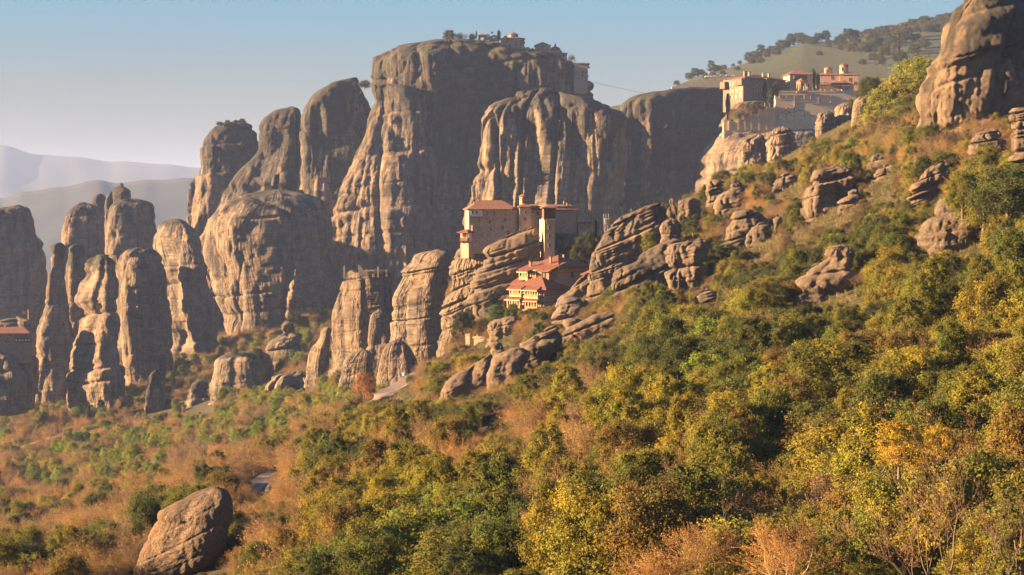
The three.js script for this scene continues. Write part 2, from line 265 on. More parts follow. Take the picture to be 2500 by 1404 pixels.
      if (moss) { const g = moss * sm(fbm(x * 0.16 + 7, y * 0.16, z * 0.16, 3), 0.02, 0.12) * sm(noise(x * 0.04, y * 0.05 + sd, z * 0.04), -0.1, 0.15); q = [lerp(q[0], 0.055, g), lerp(q[1], 0.07, g), lerp(q[2], 0.028, g)]; }
      col.push(q[0] * tone[0], q[1] * tone[1], q[2] * tone[2]);
    }
  }
  for (let j = 0; j < rows - 1; j++) for (let i = 0; i < NT; i++) { const a = j * NT + i, b = j * NT + (i + 1) % NT, c = a + NT, e = b + NT; idx.push(a, c, b, b, c, e); }
  const g = new THREE.BufferGeometry(), base = at((lv[lv.length - 1][1] + lv[lv.length - 1][2]) / 2, y1, d);
  for (let i = 0; i < pos.length; i += 3) { pos[i] -= base.x; pos[i + 1] -= base.y; pos[i + 2] -= base.z; }
  g.setAttribute('position', new THREE.Float32BufferAttribute(pos, 3)); g.setAttribute('color', new THREE.Float32BufferAttribute(col, 3)); g.setAttribute('uv', new THREE.Float32BufferAttribute(uv, 2)); g.setIndex(idx); g.computeVertexNormals();
  { const l = lv[lv.length - 2], a = (l[2] - l[1]) / 2 * s, c = at((l[1] + l[2]) / 2, l[0], d); FEET.push({ x: c.x, z: c.z, a, b: clamp(a * thick, tmin, tmax), d, lv, clear: o.clear ?? 9999 }); }
  const m = tag(mesh(name, g, mat || (d < 420 ? rockNearMat : rockMat)), label, category, group); m.position.copy(base); return m;
}
// left group of pillars
const PIL = { fissure: 1.8, flute: 1.5, ff: 0.05, fy: 0.008, bed: 0.7, bf: 0.11, groove: 0.5, tilt: -0.14, rough: 1.4, rf: 0.05, p: 3.2, thick: 0.8, tmax: 26, dark: 0.22, dripShade: 9 };
const pillar = (label, o) => rock('rock_pillar', label, 'rock pillar', { ...PIL, ...o });
pillar('broad flat-topped butte cut by the left picture edge', { d: 980, seed: 1, rot: -0.3, lv: [[503, 30, 60], [508, -5, 74], [525, -40, 82], [570, -60, 86], [600, -70, 102], [650, -80, 111], [750, -90, 112], [850, -90, 110], [1000, -100, 118]], dripShade: 30, dark: 0.35 });
pillar('round-shouldered dark pillar behind the slim pillar', { d: 1010, seed: 2, rot: -0.3, lv: [[497, 190, 222], [505, 170, 238], [525, 158, 246], [560, 152, 252], [620, 150, 255], [700, 150, 260], [1000, 140, 270]], dripShade: 16, dark: 0.35 });
pillar('low dark block between the two tallest left pillars', { d: 1070, seed: 3, rot: -0.3, lv: [[476, 232, 260], [484, 224, 266], [500, 222, 268], [560, 224, 275], [900, 222, 280]], dripShade: 14 });
pillar('tallest left pillar with a bush on its summit', { d: 1045, seed: 4, rot: 0.15, lv: [[455, 284, 304], [463, 270, 321], [485, 260, 324], [540, 256, 328], [700, 255, 335], [950, 255, 345]], dripShade: 18 });
pillar('dark split pillar with shrubs along its top edge', { d: 960, seed: 5, rot: -0.2, lv: [[488, 300, 342], [496, 280, 366], [515, 270, 372], [545, 265, 380], [580, 262, 385], [630, 264, 388], [670, 276, 392], [760, 285, 400], [1000, 280, 425]], dripShade: 26, dark: 0.4 });
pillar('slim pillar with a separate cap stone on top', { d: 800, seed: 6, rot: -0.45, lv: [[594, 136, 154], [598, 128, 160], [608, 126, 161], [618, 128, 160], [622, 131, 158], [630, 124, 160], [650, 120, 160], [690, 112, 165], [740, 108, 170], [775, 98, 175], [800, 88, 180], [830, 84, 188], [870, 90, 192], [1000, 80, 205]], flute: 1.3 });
pillar('square dark stump right behind the slim pillar', { d: 835, seed: 7, rot: -0.4, lv: [[600, 166, 208], [606, 161, 213], [640, 162, 215], [750, 165, 220], [960, 165, 230]], dripShade: 14 });
pillar('bright banded pillar with a nose-like overhang', { d: 740, seed: 8, rot: 0.7, thick: 0.5, lv: [[626, 222, 262], [632, 208, 278], [645, 203, 282], [662, 202, 282], [668, 206, 284], [690, 194, 288], [715, 186, 290], [738, 181, 291], [750, 184, 292], [757, 197, 294], [765, 196, 296], [790, 180, 299], [820, 170, 301], [860, 157, 303], [900, 150, 310], [960, 148, 318], [1080, 140, 335]], bed: 1.2, bf: 0.13, groove: 0.9, flute: 1.4, dark: 0.12, dripShade: 5 });
pillar('smooth shaded pillar left of the leaning pillar', { d: 790, seed: 9, rot: -0.35, lv: [[606, 330, 362], [612, 308, 380], [630, 292, 392], [660, 284, 402], [720, 282, 410], [800, 290, 420], [900, 296, 430], [1100, 296, 445]], dripShade: 6 });
pillar('tall leaning pillar with a rounded summit in front of the wall', { d: 850, seed: 10, rot: 0.55, thick: 0.5, lv: [[537, 415, 442], [542, 396, 458], [556, 380, 474], [578, 369, 488], [600, 368, 495], [640, 378, 505], [700, 388, 515], [800, 402, 528], [900, 420, 545], [1100, 430, 565]], flute: 1.8, bed: 1.2, dripShade: 8 });
pillar('narrow stub of rock standing in the wooded valley', { d: 680, seed: 11, rot: -0.3, lv: [[905, 374, 392], [912, 364, 399], [935, 356, 403], [970, 348, 406], [1020, 342, 408], [1110, 338, 412]], step: 2.6 });
pillar('short twin stub of rock in the wooded valley', { d: 672, seed: 12, rot: -0.3, lv: [[932, 480, 498], [938, 472, 504], [955, 462, 508], [980, 456, 513], [1015, 452, 516], [1100, 448, 522]], step: 2.6 });
pillar('small pale knob against the foot of the shaded pillar', { d: 740, seed: 13, rot: 0.2, lv: [[868, 388, 402], [878, 382, 408], [900, 378, 412], [950, 374, 416], [1060, 370, 420]], step: 2.6 });
// the great walls
const CLIFF = { fissure: 5, flute: 3.2, ff: 0.040, fy: 0.005, bed: 1.1, bf: 0.07, groove: 0.5, tilt: -0.1, rough: 2.6, rf: 0.034, p: 3.0, thick: 0.55, tmax: 75, dark: 0.4, dripShade: 40 };
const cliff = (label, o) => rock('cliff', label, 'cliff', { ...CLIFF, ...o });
cliff('tall blue slab with trees on top at the left end of the great wall', { d: 1090, seed: 21, rot: -0.25, lv: [[297, 566, 598], [302, 534, 612], [316, 512, 624], [335, 500, 629], [360, 497, 630], [400, 492, 632], [450, 482, 640], [500, 474, 645], [560, 464, 655], [800, 455, 670]], dripShade: 62 });
cliff('narrow dark shoulder at the left foot of the tall blue slab', { d: 1100, seed: 22, rot: -0.3, lv: [[438, 474, 484], [450, 462, 490], [480, 453, 494], [530, 447, 505], [600, 446, 520], [800, 446, 530]], dripShade: 20 });
cliff('rounded summit left of the notch in the great wall', { d: 1045, seed: 23, rot: 0.1, lv: [[262, 704, 724], [267, 680, 733], [280, 660, 738], [305, 641, 743], [340, 631, 746], [375, 622, 752], [410, 590, 770], [450, 556, 790], [520, 520, 810], [600, 486, 830], [850, 470, 860]], dripShade: 60 });
cliff('dark humped buttress right of the notch in the great wall', { d: 1020, seed: 24, rot: -0.3, lv: [[190, 858, 873], [195, 836, 880], [208, 806, 886], [225, 776, 892], [245, 752, 900], [270, 740, 908], [320, 738, 918], [420, 738, 935], [560, 735, 955], [850, 725, 970]], dripShade: 90, dark: 0.5 });
cliff('broad lower massif with a lit left face below the great wall', { d: 905, seed: 226, rot: -0.05, lv: [[466, 640, 716], [474, 604, 750], [486, 574, 780], [505, 550, 795], [540, 526, 806], [600, 516, 812], [680, 530, 820], [760, 545, 826], [900, 555, 840], [1000, 550, 850]], dripShade: 14, bed: 1.6, groove: 1.2, bf: 0.05, thick: 0.8 });
cliff('dark dome standing on the broad lower massif', { d: 945, seed: 26, lv: [[420, 680, 700], [425, 670, 709], [438, 664, 716], [460, 660, 721], [540, 655, 726]], dripShade: 40 });
cliff('highest massif of the great wall, carrying the summit monastery', { d: 1000, seed: 27, lv: [[97, 1064, 1150], [101, 1040, 1196], [109, 1000, 1236], [120, 966, 1282], [131, 936, 1340], [143, 916, 1382], [154, 908, 1400], [166, 905, 1416], [185, 904, 1430], [205, 900, 1438], [225, 906, 1448], [245, 914, 1456], [280, 908, 1462], [340, 884, 1475], [420, 848, 1495], [480, 824, 1505], [600, 806, 1515], [700, 800, 1520], [950, 790, 1530]], dripShade: 92, dark: 0.4, step: 2.8, thick: 0.35, flute: 4.4, moss: 0.5 });
cliff('broad lit rib standing out on the left side of the highest massif', { d: 978, seed: 33, rot: 0.1, lv: [[208, 908, 980], [216, 904, 1004], [232, 910, 1020], [262, 912, 1036], [300, 900, 1052], [350, 884, 1068], [430, 846, 1084], [490, 824, 1090], [600, 806, 1096], [700, 800, 1100], [900, 790, 1105]], dripShade: 40, dark: 0.45, thick: 0.5, tmax: 34, flute: 3.6, step: 2.8 });
cliff('deeply fluted buttress right behind the middle monastery', { d: 860, seed: 28, rot: 0.12, lv: [[218, 1305, 1345], [224, 1270, 1375], [234, 1250, 1410], [248, 1225, 1455], [262, 1200, 1485], [280, 1184, 1510], [310, 1174, 1520], [400, 1160, 1523], [500, 1145, 1521], [600, 1128, 1517], [700, 1112, 1517], [860, 1100, 1520]], flute: 4.6, ff: 0.055, fy: 0.009, dripShade: 34, step: 2.7, thick: 0.4, dark: 0.34 });
cliff('dark wall in the gap left of the hilltop monastery', { d: 960, seed: 29, rot: -0.3, lv: [[216, 1668, 1790], [221, 1612, 1800], [231, 1556, 1810], [243, 1524, 1815], [257, 1508, 1820], [275, 1503, 1820], [300, 1490, 1820], [340, 1460, 1820], [420, 1440, 1820], [750, 1420, 1830]], dripShade: 150, dark: 0.6, moss: 0.9, thick: 0.4 });
cliff('pale rock shelf carrying the hilltop monastery and its walls', { d: 862, seed: 30, lv: [[262, 1800, 2100, -16], [285, 1784, 2110, -13], [306, 1768, 2110, -4], [318, 1758, 2110, 3], [330, 1748, 2110, 8], [350, 1726, 2110, 11], [375, 1710, 2110, 12], [395, 1702, 2110, 13], [410, 1708, 2110, 13], [430, 1700, 2110, 14], [470, 1695, 2110, 14], [520, 1688, 2110, 15], [650, 1680, 2110, 15]], dripShade: 0, dark: 0.12, bed: 1.6, groove: 1.6, bf: 0.07, tilt: -0.35, flute: 1.4, thick: 0.5, tmax: 24, rot: -0.12 });
// in front of the wall
pillar('sunlit slab below the ruined walls, left half of the ruin rock', { d: 560, seed: 41, rot: 0.5, fissure: 0.7, p: 4, lv: [[664, 842, 884], [668, 838, 892], [690, 830, 897], [720, 822, 900], [750, 813, 903], [775, 808, 905], [820, 806, 908], [860, 803, 912], [920, 795, 918], [1030, 780, 930]], bed: 0.9, bf: 0.16, groove: 0.8, tilt: -0.1, flute: 0.7, thick: 0.5, dark: 0.08, dripShade: 0, step: 2.6, rough: 0.9 });
pillar('shaded right half of the ruin rock', { d: 584, seed: 42, rot: -0.1, fissure: 0.7, p: 4, lv: [[664, 878, 946], [668, 870, 953], [690, 870, 953], [740, 870, 954], [800, 868, 960], [900, 868, 970], [1030, 868, 980]], flute: 1.0, thick: 0.7, dark: 0.12, dripShade: 4, rough: 0.9 });
pillar('round mound leaning on the right half of the ruin rock', { d: 552, seed: 43, rot: 0.1, fissure: 0.4, lv: [[757, 918, 934], [762, 908, 946], [778, 902, 954], [810, 897, 958], [860, 890, 965], [1010, 884, 975]], dark: 0.15, dripShade: 0, rough: 0.8, flute: 0.6 });
pillar('wide cracked pillar just left of the middle monastery rock', { d: 515, seed: 44, rot: 0.3, fissure: 0.9, p: 3.6, lv: [[612, 1050, 1086], [616, 1030, 1096], [626, 1012, 1102], [642, 1002, 1104], [660, 986, 1102], [690, 974, 1098], [730, 956, 1094], [800, 955, 1090], [900, 945, 1090], [1030, 935, 1100]], bed: 0.9, bf: 0.12, groove: 0.9, flute: 1.0, dripShade: 3, dark: 0.16, rough: 1.1, step: 2.6 });
pillar('low domed outcrop at the foot of the cracked pillar', { d: 480, seed: 45, rot: 0.2, fissure: 0.3, lv: [[830, 960, 982], [836, 946, 994], [850, 934, 1004], [875, 924, 1014], [920, 914, 1030], [1030, 900, 1060]], dripShade: 0, dark: 0.12, rough: 0.8, flute: 0.7, step: 2.6 });
pillar('small wedge of rock left of the ruin rock', { d: 590, seed: 46, rot: 0.6, fissure: 0.3, lv: [[800, 792, 806], [806, 785, 808], [825, 776, 806], [860, 757, 800], [910, 748, 798], [1010, 744, 805]], dripShade: 0, rough: 0.8, flute: 0.6, step: 2.6 });
pillar('lit boulder heap at the foot of the ruin rock', { d: 500, seed: 47, rot: 0.2, fissure: 0.3, lv: [[855, 876, 898], [861, 860, 908], [880, 842, 914], [910, 828, 916], [1000, 810, 925]], dripShade: 0, rough: 0.8, flute: 0.6, dark: 0.1, step: 2.6 });
pillar('fluted low cliff among trees in the valley centre', { d: 660, seed: 48, rot: 0.2, lv: [[863, 566, 646], [867, 545, 656], [878, 529, 663], [900, 522, 668], [950, 515, 674], [1060, 505, 690]], flute: 1.9, ff: 0.12, dripShade: 5, thick: 0.6, step: 2.6 });
pillar('long low ribbed rock right of the fluted low cliff', { d: 605, seed: 49, rot: 0.2, lv: [[911, 700, 750], [915, 676, 758], [926, 658, 763], [945, 645, 766], [1050, 638, 780]], flute: 1.4, ff: 0.16, dripShade: 0, thick: 0.5, step: 2.6 });
pillar('blocky rock on the wooded rise below the lower massif', { d: 700, seed: 50, lv: [[784, 694, 716], [788, 690, 721], [803, 687, 722], [812, 690, 722], [820, 672, 730], [850, 640, 740], [960, 600, 760]], dripShade: 0, flute: 0.6, groove: 1.4, bf: 0.16, step: 2.6 });
// rock of the middle monastery
const CRAG = { joint: 0.7, flute: 0.35, ff: 0.1, bed: 0.7, bf: 0.16, groove: 0.7, tilt: -0.36, rough: 0.7, rf: 0.12, p: 2.5, thick: 0.6, tmax: 24, dark: 0.14, step: 2.4, dripShade: 0 };
const crag = (label, o) => rock('rock_outcrop', label, 'rock', { ...CRAG, ...o });
crag('great leaning crag that carries the middle monastery', { d: 428, clear: 735, seed: 61, lv: [[572, 1180, 1436], [580, 1160, 1440], [594, 1140, 1442], [610, 1122, 1442], [625, 1110, 1440], [650, 1102, 1440], [670, 1098, 1438], [690, 1102, 1434], [720, 1094, 1428], [745, 1085, 1420], [765, 1080, 1410], [776, 1090, 1400], [800, 1084, 1390], [840, 1076, 1380], [950, 1060, 1370]], bed: 1.0, groove: 1.3, bf: 0.24, thick: 0.34 });
crag('bulging middle tier of the crag below the monastery wall', { d: 416, clear: 730, seed: 62, lv: [[556, 1284, 1306], [562, 1266, 1314], [572, 1240, 1318], [584, 1212, 1320], [596, 1194, 1322], [608, 1183, 1322], [616, 1180, 1322], [626, 1190, 1322], [645, 1180, 1320], [665, 1164, 1318], [690, 1158, 1312], [715, 1150, 1305], [735, 1146, 1300], [748, 1160, 1296], [780, 1160, 1290], [880, 1150, 1280]], bed: 0.9, groove: 1.3, bf: 0.28, rough: 0.55, thick: 0.42 });
// rocks scattered over the near hillside
const SL = (label, d, seed, lv, o = {}) => rock('rock_outcrop', label, 'rock', { ...CRAG, d, seed, lv, thick: 0.75, bed: 0.42, groove: 0.9, joint: 0.6, bf: 0.42, rough: 0.5, rf: 0.22, flute: 0.16, ff: 0.25, step: 2.1, tilt: -0.2, dark: 0.3, ...o });
SL('long tilted slab stack rising from the cypress to the balanced rock', 345, 101, [[499, 1592, 1622], [508, 1566, 1630], [522, 1532, 1634], [545, 1500, 1634], [568, 1472, 1626], [585, 1460, 1612], [605, 1448, 1600], [640, 1438, 1562], [690, 1438, 1530], [760, 1440, 1520]], { tilt: -0.42, bf: 0.36, thick: 0.35, bed: 0.6, groove: 1.2 });
SL('balanced three-lobed rock with a small knob on its summit', 322, 102, [[485, 1636, 1645], [490, 1631, 1649], [497, 1631, 1650], [501, 1634, 1650], [508, 1628, 1655], [522, 1625, 1657], [529, 1628, 1655], [533, 1634, 1650], [538, 1624, 1658], [552, 1614, 1664], [566, 1611, 1666], [575, 1614, 1665], [580, 1619, 1662], [588, 1614, 1668], [610, 1608, 1672], [680, 1596, 1684]], { tilt: -0.12, groove: 0.2, bed: 0.2, thick: 0.9 });
SL('smooth lower slab dipping left behind the capped block', 312, 103, [[586, 1634, 1664], [594, 1612, 1668], [606, 1590, 1670], [622, 1566, 1670], [640, 1546, 1668], [655, 1510, 1660], [668, 1496, 1655], [690, 1494, 1645], [760, 1488, 1640]], { tilt: -0.4, bf: 0.22, thick: 0.4 });
SL('block with a heavy cap layer and a deep vertical notch', 292, 104, [[585, 1694, 1722], [590, 1668, 1730], [598, 1640, 1732], [612, 1630, 1733], [628, 1626, 1731], [640, 1627, 1730], [646, 1634, 1729], [652, 1632, 1728], [668, 1628, 1726], [690, 1634, 1722], [705, 1638, 1722], [770, 1630, 1722]], { tilt: -0.16, thick: 0.6, flute: 0.5 });
SL('layered dome of rock behind the cracked lobe', 335, 105, [[513, 1814, 1838], [517, 1800, 1856], [527, 1792, 1868], [540, 1786, 1878], [556, 1776, 1884], [580, 1766, 1882], [610, 1760, 1876], [680, 1752, 1870]], { tilt: -0.3, bf: 0.4 });
SL('cracked bulging lobe in front of the layered dome', 316, 106, [[545, 1852, 1872], [550, 1840, 1880], [562, 1830, 1883], [578, 1822, 1885], [592, 1819, 1886], [604, 1824, 1886], [615, 1832, 1888], [640, 1828, 1892], [700, 1815, 1900]], { tilt: -0.12 });
SL('upright finger of rock beside the cracked lobe', 318, 107, [[523, 1895, 1902], [528, 1889, 1906], [545, 1887, 1910], [575, 1886, 1911], [610, 1884, 1912], [690, 1880, 1918]], { groove: 0.25 });
SL('grey cone of stacked layers right of the yellow bush', 385, 108, [[424, 1909, 1930], [429, 1900, 1940], [442, 1894, 1948], [460, 1886, 1951], [485, 1884, 1952], [560, 1880, 1958]], { bf: 0.36 });
SL('largest stacked tower of the hillside with a vertical split', 302, 109, [[411, 2010, 2078], [415, 1992, 2086], [424, 1980, 2092], [440, 1972, 2092], [456, 1966, 2090], [476, 1960, 2088], [492, 1957, 2084], [508, 1956, 2074], [520, 1958, 2064], [532, 1962, 2058], [545, 1964, 2054], [554, 1970, 2052], [620, 1962, 2052]], { tilt: -0.16, bf: 0.34, bed: 0.5, groove: 0.7, flute: 0.5 });
SL('small stacked columns right of the largest stacked tower', 290, 110, [[464, 2074, 2094], [468, 2066, 2100], [478, 2062, 2102], [486, 2052, 2102], [494, 2044, 2100], [508, 2041, 2094], [524, 2040, 2086], [540, 2044, 2080], [600, 2038, 2078]], { bf: 0.6, groove: 0.5 });
SL('tapering tower of thick layers in the middle of the upper slope', 300, 111, [[402, 2160, 2176], [406, 2154, 2182], [418, 2144, 2184], [432, 2130, 2185], [450, 2118, 2185], [470, 2114, 2182], [500, 2112, 2180], [600, 2108, 2180]], { tilt: -0.24 });
SL('sloping stack of slabs like tilted books', 262, 112, [[393, 2294, 2316], [398, 2280, 2320], [410, 2264, 2322], [424, 2252, 2321], [436, 2244, 2318], [444, 2238, 2316], [452, 2230, 2312], [470, 2220, 2306], [490, 2214, 2300], [560, 2200, 2290]], { tilt: -0.36, bf: 0.5, thick: 0.5 });
SL('rounded knob sitting on the broad dark boulder', 216, 113, [[482, 2304, 2332], [487, 2294, 2345], [498, 2287, 2354], [512, 2282, 2360], [522, 2284, 2362], [530, 2290, 2358], [560, 2288, 2355]], { groove: 0.15 });
SL('broad dark boulder lying on the slope at right', 212, 114, [[526, 2290, 2374], [532, 2266, 2386], [545, 2250, 2393], [562, 2242, 2393], [580, 2240, 2386], [600, 2250, 2378], [620, 2268, 2370], [700, 2280, 2350]], { tilt: -0.1, groove: 0.2, bf: 0.25 });
SL('mushroom-headed boulder rising from the dense green trees', 216, 115, [[599, 2040, 2068], [603, 2024, 2078], [612, 2013, 2086], [622, 2011, 2090], [629, 2018, 2091], [635, 2014, 2089], [648, 1996, 2087], [664, 1972, 2090], [680, 1950, 2090], [692, 1942, 2089], [700, 1945, 2086], [708, 1960, 2083], [716, 1966, 2086], [724, 1954, 2088], [745, 1945, 2088], [820, 1938, 2084]], { tilt: -0.14, groove: 0.3, bed: 0.28, thick: 0.7 });
SL('small nodding rock with a narrow head below the pale shelf', 402, 116, [[440, 1742, 1756], [445, 1731, 1764], [458, 1722, 1767], [470, 1718, 1770], [480, 1722, 1770], [495, 1718, 1772], [560, 1715, 1775]], { bf: 0.5 });
SL('two-headed rock shaped like a seated figure', 392, 117, [[439, 1788, 1800], [444, 1783, 1810], [452, 1782, 1815], [462, 1779, 1817], [470, 1766, 1818], [478, 1756, 1819], [492, 1744, 1819], [508, 1742, 1817], [524, 1746, 1814], [600, 1738, 1812]]);
SL('flat-topped ledge left of the two-headed rock', 382, 118, [[484, 1668, 1698], [488, 1658, 1708], [500, 1655, 1711], [514, 1657, 1711], [580, 1648, 1712]]);
SL('bumpy grey rock pair, left one, below the monastery wall', 562, 119, [[327, 1845, 1856], [333, 1840, 1862], [340, 1818, 1864], [352, 1812, 1868], [368, 1807, 1871], [400, 1803, 1876], [480, 1796, 1884]], { bf: 0.2, rough: 0.9, rf: 0.12, bed: 0.7, groove: 0.8 });
SL('bumpy grey rock pair, taller right one, below the monastery wall', 552, 120, [[312, 1894, 1926], [316, 1886, 1934], [328, 1882, 1938], [336, 1886, 1938], [350, 1882, 1942], [368, 1878, 1944], [392, 1876, 1946], [470, 1868, 1954]], { bf: 0.2, rough: 0.9, rf: 0.12, bed: 0.7, groove: 0.9 });
SL('knuckled rock right of the monastery wall', 522, 121, [[273, 2014, 2032], [277, 2000, 2036], [290, 1992, 2040], [310, 1987, 2042], [340, 1983, 2038], [430, 1976, 2044]], { bf: 0.2, rough: 0.8, rf: 0.12, bed: 0.6, groove: 0.8 });
SL('smooth round boulder beside the knuckled rock', 526, 122, [[252, 2056, 2076], [257, 2044, 2082], [268, 2036, 2086], [285, 2030, 2089], [310, 2028, 2090], [400, 2024, 2090]], { groove: 0.2, rough: 0.8, rf: 0.1 });
SL('big smooth boulder under the dark evergreen by the monastery', 482, 123, [[227, 2122, 2150], [231, 2104, 2157], [242, 2092, 2158], [256, 2086, 2156], [275, 2084, 2152], [360, 2080, 2150]], { groove: 0.25, bf: 0.14, rough: 0.8, rf: 0.1, tilt: -0.4 });
SL('huge weathered bluff filling the upper right corner', 300, 124, [[-6, 2346, 2560], [0, 2338, 2590], [12, 2330, 2610], [30, 2316, 2625], [55, 2304, 2640], [90, 2296, 2650], [120, 2287, 2660], [145, 2276, 2660], [175, 2254, 2660], [200, 2241, 2660], [225, 2236, 2660], [260, 2231, 2660], [300, 2228, 2660], [390, 2222, 2660]], { tilt: -0.3, bf: 0.085, bed: 1.2, groove: 1.2, rough: 1.3, rf: 0.09, clear: 240, fissure: 1.2, rot: -0.3, thick: 0.4, tmax: 18, dark: 0.5, dripShade: 16, flute: 1.1, ff: 0.07, step: 2.6, moss: 0.3 });
SL('loose boulder balanced on the crest of the upper right bluff', 305, 125, [[-16, 2390, 2420], [-10, 2372, 2432], [-4, 2364, 2436], [2, 2368, 2432], [6, 2380, 2420]], { groove: 0.1, tilt: 0 });
SL('pale rock cut by the right picture edge', 205, 126, [[264, 2488, 2512], [270, 2480, 2524], [290, 2475, 2530], [325, 2472, 2532], [400, 2465, 2540]], { bf: 0.6 });
SL('tilted layered ledge above the stone hut', 372, 127, [[777, 1224, 1264], [782, 1206, 1267], [792, 1194, 1266], [806, 1190, 1263], [814, 1194, 1260], [822, 1196, 1258], [832, 1188, 1262], [850, 1180, 1264], [930, 1172, 1266]], { tilt: -0.22, bf: 0.4 });
SL('ragged ledge with grass tufts in the middle of the slope', 272, 128, [[796, 1344, 1358], [801, 1334, 1364], [812, 1320, 1369], [828, 1296, 1371], [842, 1266, 1369], [854, 1260, 1360], [866, 1266, 1346], [884, 1264, 1334], [960, 1256, 1310]], { tilt: -0.4, moss: 0.5, bf: 0.5 });
SL('plump pale boulder below the ragged ledge', 264, 129, [[853, 1240, 1284], [859, 1222, 1294], [872, 1206, 1294], [890, 1196, 1286], [915, 1189, 1276], [980, 1184, 1270]], { groove: 0.2, bf: 0.2 });
SL('two small stones stacked left of the ragged ledge', 268, 130, [[834, 1205, 1216], [838, 1200, 1222], [846, 1199, 1226], [850, 1203, 1228], [858, 1201, 1231], [870, 1206, 1230], [900, 1204, 1228]], { groove: 0.15, bf: 0.7 });
SL('bare sloping slab in front of the road bend', 292, 131, [[868, 1188, 1204], [878, 1168, 1206], [892, 1146, 1206], [908, 1122, 1202], [926, 1098, 1194], [944, 1080, 1180], [965, 1072, 1166], [1020, 1060, 1150]], { tilt: -0.5, thick: 0.4, bf: 0.3, groove: 0.4 });
SL('long pale slab running up to the green trees', 304, 132, [[764, 1476, 1502], [770, 1454, 1506], [782, 1428, 1504], [798, 1392, 1494], [814, 1370, 1470], [832, 1362, 1450], [900, 1356, 1430]], { tilt: -0.45, thick: 0.35, bf: 0.34 });
SL('sloping bulge of rock hiding the corner of the lower building', 372, 133, [[668, 1428, 1444], [676, 1414, 1452], [688, 1404, 1458], [702, 1390, 1458], [718, 1374, 1452], [734, 1362, 1440], [752, 1358, 1424], [766, 1362, 1416], [830, 1350, 1410]], { tilt: -0.6, thick: 0.6, bf: 0.34 });
SL('humped rock under the lower building among bushes', 345, 134, [[728, 1384, 1412], [734, 1372, 1424], [748, 1360, 1428], [770, 1352, 1424], [800, 1350, 1416], [860, 1346, 1410]], { bf: 0.4 });
SL('pair of round stones on the slope under the lower building', 322, 135, [[777, 1390, 1402], [781, 1382, 1416], [792, 1379, 1422], [805, 1382, 1422], [840, 1380, 1420]], { groove: 0.1 });
SL('flat stone slipped down the grassy gap in the trees', 205, 136, [[1004, 1212, 1226], [1010, 1196, 1224], [1018, 1180, 1212], [1026, 1176, 1200], [1060, 1170, 1190]], { tilt: -0.5, thick: 0.7 });
SL('flat stone showing through the trees below the capped block', 262, 137, [[706, 1716, 1738], [712, 1702, 1746], [722, 1692, 1748], [740, 1690, 1744], [790, 1688, 1740]], { tilt: -0.3 });
SL('small layered ledge below the upright finger', 330, 138, [[563, 1950, 1964], [568, 1938, 1968], [580, 1932, 1970], [600, 1930, 1970], [660, 1926, 1972]]);
SL('pale cube of rock above the books-like slabs', 330, 139, [[376, 2140, 2152], [381, 2130, 2160], [395, 2122, 2164], [412, 2118, 2166], [470, 2112, 2168]]);
SL('low pale ledges at the right under the bluff', 270, 140, [[316, 2412, 2430], [322, 2390, 2440], [334, 2376, 2446], [348, 2368, 2448], [410, 2360, 2450]], { bf: 0.6 });
SL('layered ledge beside the small nodding rock at the valley rim', 352, 141, [[586, 1540, 1560], [592, 1530, 1566], [604, 1526, 1570], [620, 1524, 1572], [690, 1520, 1576]], { bf: 0.6 });
rock('boulder', 'large brown slanting boulder at the lower left of the picture', 'boulder', { d: 150, seed: 150, lv: [[1191, 510, 536], [1195, 494, 549], [1204, 474, 556], [1216, 450, 560], [1230, 424, 562], [1244, 400, 563], [1254, 388, 564], [1262, 386, 564], [1270, 390, 564], [1282, 378, 562], [1305, 364, 558], [1330, 350, 552], [1350, 342, 542], [1370, 334, 522], [1390, 326, 496], [1404, 322, 480], [1470, 306, 450]], flute: 0.04, ff: 0.4, bed: 0.14, bf: 0.3, groove: 0.14, tilt: -0.5, rough: 0.2, rf: 0.5, thick: 0.6, rot: 0.3, dark: 0.3, p: 3.2, step: 2, tone: [1, 0.86, 0.74], mat: rockNearMat });
pillar('dark knoll behind the red-roofed building at the left edge', { d: 735, seed: 151, lv: [[776, 24, 58], [779, 8, 70], [786, -10, 78], [800, -20, 82], [830, -30, 84], [960, -40, 90]], dripShade: 0, dark: 0.6, flute: 0.5, thick: 0.5, tmax: 12, step: 2.6 });
pillar('stepped crag under the red-roofed building at the left edge', { d: 715, seed: 152, lv: [[846, -20, 50], [852, -30, 62], [866, -40, 70], [890, -50, 74], [1000, -60, 84]], dripShade: 0, dark: 0.2, flute: 0.7, thick: 0.5, tmax: 12, step: 2.6 });
pillar('pale pointed crag in front of the red-roofed building', { d: 690, seed: 153, lv: [[862, -30, 10], [868, -50, 26], [885, -60, 42], [910, -70, 52], [1010, -80, 66]], dripShade: 0, dark: 0.12, flute: 0.7, thick: 0.6, tmax: 12, step: 2.6 });
rock('bank', 'planted earth bank below the arcaded monastery wing', 'bank', { d: 848, seed: 160, lv: [[250, 1806, 1884], [256, 1792, 1890], [270, 1779, 1893], [285, 1772, 1894], [300, 1768, 1894], [340, 1766, 1894]], thick: 0.2, rough: 1.0, rf: 0.12, dark: 0.2, moss: 1.0, step: 2.6 });
